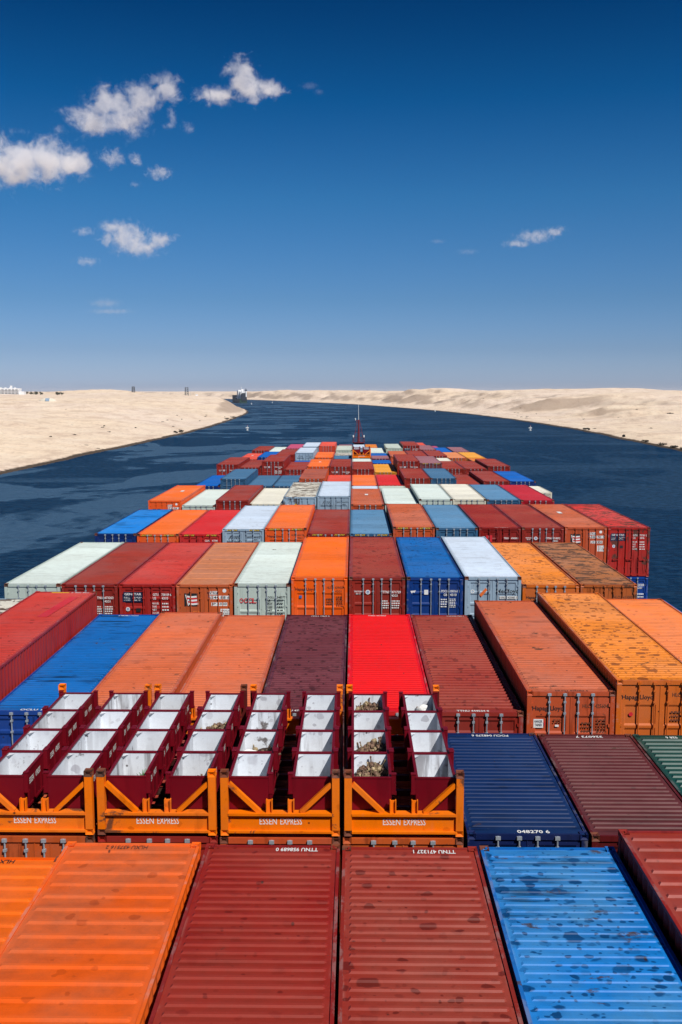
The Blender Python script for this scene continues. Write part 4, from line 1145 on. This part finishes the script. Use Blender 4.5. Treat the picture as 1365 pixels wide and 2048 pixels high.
rk = random.Random(11)
def heap_surface(u, v, full):
    """height of the heap over the bin floor; v runs to the far wall"""
    return full * (.62 + .25 * v + .18 * math.sin(3.1 * u + 1.3) * .4 + .10 * math.sin(7 * v + 2 * u))
def heap(x, y, z, full, n, label, side=None):
    """twistlocks lying in a heap against the far wall of a bin"""
    w = BW / 2 - .05
    if full > .2:
        mb = MB(); N = 9
        xs = [-w + 2 * w * i / N for i in range(N + 1)]; ys = [.06 + (BL - .14) * i / N for i in range(N + 1)]
        mb.grid(xs, ys, lambda a, b: (a, b, .05 + (heap_surface(a / w, b / BL, full) - .10) * (.3 + .7 * min(1, b / .8))))
        me = mb.mesh('scrap_layer')
        o = link('rusty_scrap', me, HEAPM); o.location = (x, y, z); tag(o, 'dark rusty scrap bedding ' + label, 'scrap'); o['kind'] = 'stuff'
    for i in range(n):
        o = link('twistlock', twistlock_mesh(), LOCKM if rk.random() < .68 else LOCKB)
        if full > .2:
            a = rk.uniform(-w + .08, w - .08); b = rk.uniform(.45, BL - .12) if rk.random() < .85 else rk.uniform(.2, .5)
            zz = .05 + (heap_surface(a / w, b / BL, full) - .10) * (.3 + .7 * min(1, b / .8)) + rk.uniform(.02, .10)
        else:
            a = rk.uniform(-w + .08, w - .08) if side is None else rk.uniform(.05, w - .08) * side; b = rk.uniform(BL - .34, BL - .12); zz = full + rk.uniform(.05, .12)
        o.location = (x + a, y + b, z + zz)
        o.rotation_euler = (rk.uniform(-1.7, 1.7), rk.uniform(-1.7, 1.7), rk.uniform(0, 6.3))
        sc = rk.uniform(.9, 1.3); o.scale = (sc, sc, sc)
        tag(o, 'rusty twistlock lying ' + label, 'twistlock', 'twistlocks ' + label)

BIN_Z = RACK_Z + .335
RACKN = ['leftmost', 'second', 'third', 'rightmost']
POSN = ['nearest', 'second nearest', 'second farthest', 'farthest']
LOADS = {  # rack, side, position counted from the camera: filling, number of twistlocks
 (1, 0, 3): (.30, 5, 1), (1, 1, 0): (.30, 5, None), (1, 0, 0): (.30, 3, 1), (2, -1, 0): (0, 0, None),
 (1, 1, 2): (.50, 34, None), (2, 0, 3): (.33, 7, 1), (2, 0, 1): (.47, 24, 1),
 (3, 0, 3): (.60, 62, None), (3, 0, 1): (.60, 62, None), (3, 0, 0): (.60, 62, None), (3, 1, 3): (.36, 7, -1),
}
for q, col in enumerate((3, 4, 5, 6)):
    rack(col, 19.2, ['orange rack of bins cut off by the left edge', 'orange rack of bins, second from the left edge', 'orange rack of bins, third from the left, before the spotted maroon roof', 'orange rack of bins next to the navy container'][q], [0, 0, -1, 1][q] if q != 1 else 1)
    for sd in (0, 1):
        for i in range(4):
            x = colx(col) + (-.65 if sd == 0 else .65); y = 19.2 + .24 + i * 1.465 - .12
            y = 19.2 + .215 + i * 1.41
            line = f"{POSN[i]} bin in the {'left' if sd == 0 else 'right'} line of the {RACKN[q]} rack"
            ld = LOADS.get((q, sd, i))
            what = 'white lined maroon bin'
            if ld and ld[1] > 20: what = 'maroon bin full of rusty twistlocks'
            elif ld and ld[1]: what = 'maroon bin with a few twistlocks'
            lb = f"{what}, {POSN[i]} in the {'left' if sd == 0 else 'right'} line of the {RACKN[q]} rack"
            o = lashing_bin(x, y, BIN_Z, lb)
            o.scale = (1, 1.41 / 1.465, 1)
            if ld and ld[1]: heap(x, y, BIN_Z, ld[0], ld[1], f"in the {line}", ld[2])
# a white sack in the farthest bin at the right, a small green weed in the left bin
bm = bmesh.new(); bmesh.ops.create_icosphere(bm, subdivisions=3, radius=.2)
for v in bm.verts:
    v.co.x *= 1.0; v.co.y *= .5; v.co.z *= .75; v.co += v.co.normalized() * .05 * noise.noise(v.co * 7)
me = bpy.data.meshes.new('white_sack'); bm.to_mesh(me); bm.free()
o = link('white_sack', me, INK_W); o.location = (colx(6) + .65 + .16, 19.2 + .215 + 3 * 1.41 + 1.18, BIN_Z + .46)
tag(o, 'crumpled white sack in the farthest bin of the rightmost rack', 'sack')
o2 = o.copy(); COL.objects.link(o2); o2.location = (colx(5) - .65 - .22, 19.2 + .215 + 1 * 1.41 + 1.10, BIN_Z + .36); o2.scale = (1.2, 1, .7)
tag(o2, 'crumpled white sack in a bin of the third rack, beside twistlocks', 'sack')
mb = MB()
for i in range(26):
    a = Vector((rk.uniform(-.06, .06), rk.uniform(-.06, .06), 0)); d = Vector((rk.uniform(-.12, .12), rk.uniform(-.08, .08), rk.uniform(.10, .30)))
    sd_ = Vector((.018, 0, 0)); mb.face([a - sd_, a + sd_, a + d + sd_ * .2, a + d - sd_ * .2])
o = link('green_weed', mb.mesh('green_weed'), plain('weed_green', (.06, .22, .03, 1), .6)); o.location = (colx(4) - .65 + .30, 19.2 + .215 + .30, BIN_Z + .56)
tag(o, 'tuft of green weed in the nearest bin of the second rack', 'weed')
# the same kind of rack far forward, its bins seen end on
rack(6, 130.6, 'distant orange rack with maroon bins, near the foremast', 0, base=38 - 8.69, scale_top=38 - 7.45)
for sd in (-1, 1):
    for i in range(4):
        lashing_bin(colx(6) + sd * .65, 130.6 + .215 + i * 1.41, 38 - 8.69 + .335, f"maroon bin in the distant rack, {POSN[i]} of the {'left' if sd < 0 else 'right'} line").scale = (1, .96, 1)
container(colx(6), 130.6, 38 - 8.72, 12.19, LO, 'white', 'white', 'white container carrying the distant orange rack', detail=False, group='containers stacked on the deck')

# ---------------------------------------------------------------- the ship ahead
def at(px, Y): return (px - 708.5) / 1991 * Y * .9925
SX, SY = at(486.5, 3320), 3320
GRN = plain('ship_green_paint', (.010, .045, .035, 1), .5, 0, .3, .3)
DKG = plain('ship_ramp_dark', (.016, .024, .040, 1), .6, 0, .3, .3)
SWH = plain('ship_white_paint', (.80, .80, .80, 1), .5, 0, .15, .3)
sp = thing('cargo_ship', 'green cargo ship ahead in the canal with white superstructure and stern ramp', 'ship', (SX, SY, 0))
sp.rotation_euler = (0, 0, R(17))
mb = MB(); ysx = [(0, 12.5), (30, 13), (130, 13), (155, 8), (172, .4)]
for s in (-1, 1):
    mb.grid(range(5), [0, 1], lambda i, q: (s * ysx[int(i)][1], ysx[int(i)][0], -1 + q * 15), flip=s > 0)
mb.face([(-12.5, 0, -1), (12.5, 0, -1), (12.5, 0, 14), (-12.5, 0, 14)])
mb.grid([-1, 1], range(5), lambda q, i: (q * ysx[int(i)][1], ysx[int(i)][0], 14))
link('hull', mb.mesh('hull'), GRN, sp)
mb = MB(); mb.box(-4.5, 8, -2.5, 1, 8, 33); mb.box(-7.5, -4.6, -1.5, 1, 14, 30); mb.box(8.1, 12, -1, 2, 8, 20); mb.bar((-6, 0, 30), (-6, 0, 41), .8); mb.bar((6, -1, 33), (9, 4, 41), 1)
link('stern_ramp', mb.mesh('stern_ramp'), DKG, sp)
mb = MB(); mb.box(-12.8, 5, 22, 44, 14, 40); mb.box(-9, 7, 4, 21, 14, 38); mb.box(-12, 0, 26, 38, 40, 43); mb.box(-2, 6, 24, 32, 40, 46)
so = link('superstructure', mb.mesh('superstructure'), SWH, sp)
for z in (22, 26, 30, 34):
    mb = MB(); mb.box(-12.98, -12.84, 24, 42, z, z + .9); link('window', mb.mesh('window'), DKG, so)
mb = MB(); mb.box(8.4, 12.4, 2.5, 10, 14, 40); f_ = link('funnel', mb.mesh('funnel'), SWH, sp)
mb = MB(); mb.box(8, 12.8, 2, 10.5, 40, 44); mb.tube((10.4, 6, 44), (10.4, 6, 48), .7); link('funnel_top', mb.mesh('funnel_top'), DKG, f_)
mb = MB(); mb.tube((-1, 28, 46), (-1, 28, 58), .4, .2, 6); mb.bar((-4, 28, 51), (2, 28, 51), .4); link('mast', mb.mesh('mast'), SWH, sp)
mb = MB(); mb.box(-12.9, 9, 60, 132, 14.05, 26); link('deck_house', mb.mesh('deck_house'), DKG, sp)
mb = MB(); mb.tube((-13.6, 46, 18), (-13.6, 54, 18), 1.7, n=8); link('lifeboat', mb.mesh('lifeboat'), SWH, sp)

# ---------------------------------------------------------------- buoys
def buoy(px, Y, label, s=1.0):
    t = thing('buoy', label, 'buoy', (at(px, Y), Y, 0), 'white buoys along the canal'); t.scale = (s * .8,) * 3
    mb = MB(); mb.tube((0, 0, -.6), (0, 0, .7), 1.5, 1.3, 14); link('float', mb.mesh('float'), INK_W, t)
    mb = MB()
    for i in range(4):
        a = math.pi / 4 + i * math.pi / 2; mb.tube((1.0 * math.cos(a), 1.0 * math.sin(a), .7), (.25 * math.cos(a), .25 * math.sin(a), 4.2), .09, n=5)
    mb.tube((0, 0, .7), (0, 0, 5.6), .22, n=8); link('tower', mb.mesh('tower'), INK_W, t)
    mb = MB(); mb.box(-1.9, 1.9, -.12, .12, 2.5, 3.7); mb.box(-.12, .12, -1.9, 1.9, 2.5, 3.7); link('topmark', mb.mesh('topmark'), INK_W, t)
    mb = MB(); mb.tube((0, 0, 5.6), (0, 0, 6.3), .3, .2, 8); link('lamp', mb.mesh('lamp'), REDP, t)
buoy(494, 985, 'white cross-marked buoy near the left bank'); buoy(1062, 985, 'white cross-marked buoy near the right bank')
buoy(871, 1900, 'far small white buoy close to the right bank', 1.0); buoy(503, 2950, 'farthest small white buoy, right of the ship ahead', 1.2); buoy(545, 3350, 'tiny white buoy out in the channel beyond the ship ahead', 1.1)

# ---------------------------------------------------------------- scrub along the banks: leaf clumps on short stems
LEAF = plain('scrub_leaves', (.040, .034, .022, 1), .9, 0, .5, 2)
LEAFG = plain('tree_leaves', (.030, .042, .022, 1), .9, 0, .5, 2)
STEM = plain('stem_bark', (.06, .04, .03, 1), .9)
def crown(rx, ry, rz, zc, n, r, leaf=.3):
    mb = MB()
    lobes = [(Vector((r.uniform(-.6, .6) * rx, r.uniform(-.6, .6) * ry, zc + r.uniform(-.35, .5) * rz)), r.uniform(.35, .6)) for _ in range(6)]
    for _ in range(n):
        c, k = r.choice(lobes)
        d = Vector((r.gauss(0, 1), r.gauss(0, 1), r.gauss(0, 1))).normalized() * r.uniform(.4, 1) ** .5
        p = c + Vector((d.x * rx, d.y * ry, d.z * rz)) * k
        if p.z < .05: p.z = .05 + r.random() * .3
        a = Vector((r.gauss(0, 1), r.gauss(0, 1), r.gauss(0, 1))).normalized(); b = a.orthogonal().normalized(); s = leaf * r.uniform(.6, 1.4)
        mb.face([p - b * s, p + a.cross(b) * s * .6, p + b * s, p - a.cross(b) * s * .6])
    return mb.mesh('crown')
def shrub(x, y, w, h, label, group, kind='shrub', mat=None, n=260):
    r = random.Random(int(x * 7 + y))
    z = max(ground_z(x, y), .3)
    t = thing(kind, label, kind, (x, y, z - .15), group)
    mb = MB()
    for i in range(5):
        e = Vector((r.uniform(-.4, .4) * w, r.uniform(-.3, .3) * w, h * r.uniform(.4, .7))); mb.tube((0, 0, 0), e, .10 * h / 2 * .6, .03 * h / 2, 5)
    link('stem' if kind == 'shrub' else 'trunk', mb.mesh('stem'), STEM, t)
    link('foliage' if kind == 'shrub' else 'crown', crown(w * .62, w * .4, h * .5, h * .5, n, r, .16 * h ** .5 + .1), mat or LEAF, t)
    return t
def shore_x(Y, poly):
    return float(np.interp(Y, poly[:, 1], poly[:, 0]))
sl = ['dark scrub bush at the water edge, nearest the right edge of the photo', 'long dark scrub bush at the right water edge', 'low dark scrub beside the right water edge, third from the photo edge', 'round dark scrub patch on the right bank above the water', 'small dark scrub tuft on the right shore', 'lone scrub bush on the right shore, halfway to the white buoy', 'small scrub tuft on the right shore beyond the lone bush']
for i, (px, py, w) in enumerate(((1352, 899, 6), (1333, 895, 7), (1316, 891, 6), (1290, 884, 5), (1240, 875, 3), (1184, 860, 5), (1164, 861, 2.5))):
    Y = 76190 / (py - 783) * .985; x = shore_x(Y, SHORE_R) + 5
    shrub(x, Y, w, 2.4, sl[i], 'scrub along the right bank')
sl = ['dark scrub at the left shore tip, before the bend', 'grey scrub on the left shore, halfway along the bank', 'small scrub tuft on the left shore next to the grey scrub', 'low scrub at the waterline near the tip of the left bank']
for i, (px, py, w) in enumerate(((478, 836, 9), (396, 866, 5), (388, 868, 4), (462, 840, 7))):
    Y = 76190 / (py - 783) * .985; x = shore_x(Y, SHORE_L) - 5
    shrub(x, Y, w, 2.6, sl[i], 'scrub along the left bank')
for i in range(5):
    Y = 560 + i * 6; px = 1338 + i * 5.2
    x = at(px, 1120); y = 1120 + i * 3
    shrub(x, y, 6, 2.4, ['dark hedge bush high on the right bank, ' + q for q in ('leftmost of five', 'second of five', 'middle of five', 'fourth of five', 'rightmost of five')][i], 'hedge high on the right bank')
rr = random.Random(3)
names = ['tawny', 'dark', 'grey', 'dry', 'dusty', 'brown']
for i in range(16):   # scattered tufts on the left slope
    Y = rr.uniform(700, 1500); d = rr.uniform(10, 70)
    shrub(shore_x(Y, SHORE_L) - d, Y, rr.uniform(1.5, 3.5), 1.0, 'small dry tuft scattered on the sand of the left bank', 'dry tufts on the left bank', n=80)
for i in range(14):
    Y = rr.uniform(650, 1700); d = rr.uniform(8, 80)
    shrub(shore_x(Y, SHORE_R) + d, Y, rr.uniform(1.5, 4), 1.0, 'small dry tuft scattered on the sand of the right bank', 'dry tufts on the right bank', n=80)

# ---------------------------------------------------------------- on the skyline at the left
HY = 1900
hx, hz0 = at(10, HY), ground_z(at(10, HY), HY)
SHADE = plain('window_dark', (.06, .07, .09, 1), .3)
ht = thing('hotel', 'white flat-roofed building with rows of balconies at the left edge of the skyline', 'building', (hx, HY, hz0))
mb = MB(); zt = 38 + (783 - 776.5) / 2005 * HY - hz0; zb = -4
mb.box(-45, 24, 0, 16, zb, zt); mb.box(24, 33, 2, 14, zb, zt - 6); mb.box(6, 9, 4, 9, zt, zt + 5)
for i in range(7): mb.box(-40 + i * 9, -37 + i * 9, 2, 6, zt, zt + 1.6)
link('wall', mb.mesh('wall'), SWH, ht)
nf = 4; fh = (zt - 1) / nf
for f in range(nf):
    for i in range(10):
        mb = MB(); a = -43 + i * 6.7; mb.box(a, a + 4.6, -.06, -.02, f * fh + .9, f * fh + fh * .72)
        link('window', mb.mesh('window'), SHADE, ht)
    mb = MB(); mb.box(-45, 24, -1.5, -.07, f * fh, f * fh + .7); link('balcony', mb.mesh('balcony'), SWH, ht)
for i, (px, w) in enumerate(((50, 10), (57, 8), (63, 11), (70, 9), (77, 7), (108, 8), (113, 9), (119, 8))):
    x = at(px, 1960); y = 1960 + i % 3 * 8
    t = shrub(x, y, w, 7, 'low dark tree on the skyline, ' + ['beside the white building', 'second from the white building', 'third from the white building', 'fourth from the white building', 'just left of the white mound', 'just right of the white mound', 'middle one right of the mound', 'before the sandy ridge'][i], 'dark trees on the left skyline', 'tree', LEAFG, 300)
MX, MY = at(93, 1500), 1500
mz = ground_z(MX, MY)
t = thing('domed_shelter', 'whitish mound with a small open doorway on the left skyline', 'shelter', (MX, MY, mz))
mb = MB(); mb.grid(range(0, 17), range(0, 7), lambda i, j: (13.5 * math.cos(math.pi * 2 * i / 16) * math.cos(j * math.pi / 12), 7 * math.sin(math.pi * 2 * i / 16) * math.cos(j * math.pi / 12), -1 + 6.0 * math.sin(j * math.pi / 12)))
link('mound', mb.mesh('mound'), plain('mound_chalk', rgb(226, 216, 198), .95), t)
mb = MB(); mb.box(-1, 4, -8.5, -2, 0, 4.2); link('doorway', mb.mesh('doorway'), plain('doorway_blue', (.28, .40, .55, 1), .8), t)
def pylon(px, Y, w, h, label):
    x = at(px, Y); z = ground_z(x, Y) - .5
    mb = MB(); q = w / 2; n = 4
    for sx in (-1, 1):
        for sy in (-1, 1): mb.bar((sx * q, sy * q, 0), (sx * q * .8, sy * q * .8, h), .8)
    for i in range(n + 1):
        zz = h * i / n; k = q * (1 - .2 * i / n)
        for a, b in (((-k, -k), (k, -k)), ((k, -k), (k, k)), ((k, k), (-k, k)), ((-k, k), (-k, -k))): mb.bar((*a, zz), (*b, zz), .7)
        if i < n:
            k2 = q * (1 - .2 * (i + 1) / n); z2 = h * (i + 1) / n
            mb.bar((-k, -k, zz), (k2, -k2, z2), .5); mb.bar((k, -k, zz), (-k2, -k2, z2), .5)
    o = link('lattice_tower', mb.mesh('lattice_tower'), plain('tower_steel', (.05, .06, .07, 1), .6)); o.location = (x, Y, z)
    tag(o, label, 'tower', 'lattice towers on the skyline')
pylon(266, 2300, 6, 13, 'short lattice tower on the sandy ridge at left'); pylon(373, 2500, 8, 21, 'taller lattice tower standing nearer the ship ahead')
for px, Y, h, lb in ((257.5, 2300, 12, 'thin pole left of the short lattice tower'), (380.5, 2500, 17, 'thin pole right of the taller lattice tower')):
    x = at(px, Y); mb = MB(); mb.tube((0, 0, 0), (0, 0, h), .3, .15, 6); o = link('pole', mb.mesh('pole'), GALV); o.location = (x, Y, ground_z(x, Y) - .3); tag(o, lb, 'pole')
x = at(393, 2500); o = thing('hut', 'small white hut on the skyline right of the taller tower', 'hut', (x, 2500, ground_z(x, 2500) - .3))
mb = MB(); mb.box(-3, 3, 0, 4, 0, 4); link('wall', mb.mesh('wall'), SWH, o)
mb = MB(); mb.box(-3.3, 3.3, -.3, 4.3, 4, 4.4); link('roof', mb.mesh('roof'), SWH, o)

# ---------------------------------------------------------------- clouds: noise-broken volumes far beyond the canal
def cloud(label, blobs, Y=7000, dens=.012, seed=0, amp=2.3, thr=.20, fine=1.0):
    """blobs: (px, py, rx_px, ry_px) in the photograph's pixels, turned into metres at distance Y"""
    k = Y / 1991.0
    pts = []
    for px, py, rx, ry in blobs:
        el = math.atan((1024 - py) / 1991.0) - R(6.9)
        pts.append((at(px, Y), 38 + Y * math.tan(el), .93 * rx * k, .90 * ry * k / math.cos(el) ** 2))
    x0 = min(p[0] - p[2] * 1.45 for p in pts); x1 = max(p[0] + p[2] * 1.45 for p in pts)
    z0 = min(p[1] - p[3] * 1.45 for p in pts); z1 = max(p[1] + p[3] * 1.45 for p in pts)
    dep = .5 * max(p[3] for p in pts) * 1.9 + .25 * max(p[2] for p in pts)
    cx, cz = (x0 + x1) / 2, (z0 + z1) / 2
    mb = MB(); mb.box(x0 - cx, x1 - cx, -dep, dep, z0 - cz, z1 - cz)
    m = bpy.data.materials.new('cloud_vapour'); m.use_nodes = True
    t = NT(m.node_tree); t.n.remove(t.n['Principled BSDF'])
    out = [n for n in t.n if n.type == 'OUTPUT_MATERIAL'][0]
    p = t.new('ShaderNodeTexCoord').outputs['Object']
    S_ = (z1 - z0)
    f = None
    for bx, bz, rx, rz in pts:
        d = t.vmath('LENGTH', t.vmath('MULTIPLY', t.vmath('SUBTRACT', p, (bx - cx, 0, bz - cz)), (1 / rx, 1 / dep, 1 / rz)))
        g = t.math('SUBTRACT', 1.0, d)
        f = g if f is None else t.math('SMOOTH_MAX', f, g)
        if f is not g: f.node.inputs[2].default_value = .25
    ps = t.vmath('ADD', p, (seed * 1000, seed * 500, 0))
    rm = .5 * (max(q[3] for q in pts) + min(q[3] for q in pts))
    n = t.noise(ps, 1.15 * fine / rm, 7, .64, .35)
    n2 = t.noise(ps, 4.2 * fine / rm, 5, .65, .2)
    s = t.math('ADD', f, t.math('MULTIPLY', t.math('SUBTRACT', t.math('ADD', t.math('MULTIPLY', n, .82), t.math('MULTIPLY', n2, .18)), .5), amp * 2))
    den = t.math('MULTIPLY', t.math('POWER', t.ramp(s, thr - .10, thr + .75), 1.3), dens * .8)
    v = t.new('ShaderNodeVolumePrincipled')
    v.inputs['Color'].default_value = (.955, .965, 1, 1); v.inputs['Anisotropy'].default_value = .1
    t.l.new(den, v.inputs['Density']); t.l.new(v.outputs[0], out.inputs['Volume'])
    m.cycles.volume_step_rate = .35 if hasattr(m, 'cycles') else 1
    o = link('cloud', mb.mesh('cloud'), m); o.location = (cx, Y, cz)
    tag(o, label, 'cloud', 'small clouds in the blue sky'); o['kind'] = 'thing'
CLOUDS = [
 ('large white cloud touching the left edge of the sky', [(40, 325, 100, 48), (105, 318, 85, 42), (150, 325, 55, 35), (0, 330, 60, 45)], dict(dens=.016)),
 ('long slanting cloud, second from the top at left', [(345, 172, 34, 26), (300, 195, 50, 30), (235, 210, 60, 42), (195, 240, 55, 30), (270, 240, 45, 30)], dict(dens=.012)),
 ('topmost white cloud with a tall rounded head', [(490, 155, 36, 36), (505, 178, 45, 26), (440, 190, 48, 18), (545, 178, 32, 18)], dict(dens=.016)),
 ('small puff right of the large left cloud', [(235, 315, 30, 20), (280, 318, 14, 12)], dict(dens=.010)),
 ('small flat puff below the slanting cloud, right of the other puff', [(328, 345, 30, 15)], dict(dens=.011)),
 ('ragged middle cloud halfway down at left', [(258, 472, 52, 34), (285, 490, 55, 26), (328, 478, 32, 14), (228, 452, 26, 12)], dict(dens=.012)),
 ('faint wisp left below the ragged middle cloud', [(180, 522, 30, 12)], dict(dens=.008)),
 ('faint wisp left above the ragged middle cloud', [(176, 462, 26, 11)], dict(dens=.008)),
 ('streaky cloud alone on the right side of the sky', [(1062, 474, 42, 17), (1100, 464, 30, 11), (1030, 488, 34, 10)], dict(dens=.009)),
 ('thin pinkish veil low in the left sky', [(215, 606, 46, 14), (225, 622, 70, 9)], dict(dens=.0032, amp=1.3)),
 ('two torn shreds under the end of the slanting cloud', [(354, 232, 10, 20), (384, 254, 14, 11), (350, 250, 14, 9)], dict(dens=.006)),
 ('tiny puff at the lower left of the slanting cloud', [(134, 258, 16, 12)], dict(dens=.004)),
 ('faint thin wisp left of the lone right cloud', [(930, 504, 34, 8), (872, 483, 22, 6)], dict(dens=.0030, amp=1.6)),
 ('pale shred right of the topmost cloud', [(622, 172, 26, 9), (640, 184, 14, 7)], dict(dens=.0025, amp=1.6)),
 ('tiny puff under the small puffs', [(279, 367, 14, 8)], dict(dens=.006)),
]
for i, (lb, bl, kw) in enumerate(CLOUDS): cloud(lb, bl, seed=i + 1, **kw)

# ---------------------------------------------------------------- the dusty air over the desert
mb = MB(); mb.box(-24600, 24600, -24600, 24600, -9, 92)
m = bpy.data.materials.new('dusty_air'); m.use_nodes = True
t = NT(m.node_tree); t.n.remove(t.n['Principled BSDF'])
v = t.new('ShaderNodeVolumePrincipled'); v.inputs['Color'].default_value = (.86, .90, 1, 1); v.inputs['Density'].default_value = 1.6e-5; v.inputs['Anisotropy'].default_value = .0
t.l.new(v.outputs[0], [n for n in t.n if n.type == 'OUTPUT_MATERIAL'][0].inputs['Volume'])
o = link('haze', mb.mesh('haze'), m); o['kind'] = 'stuff'
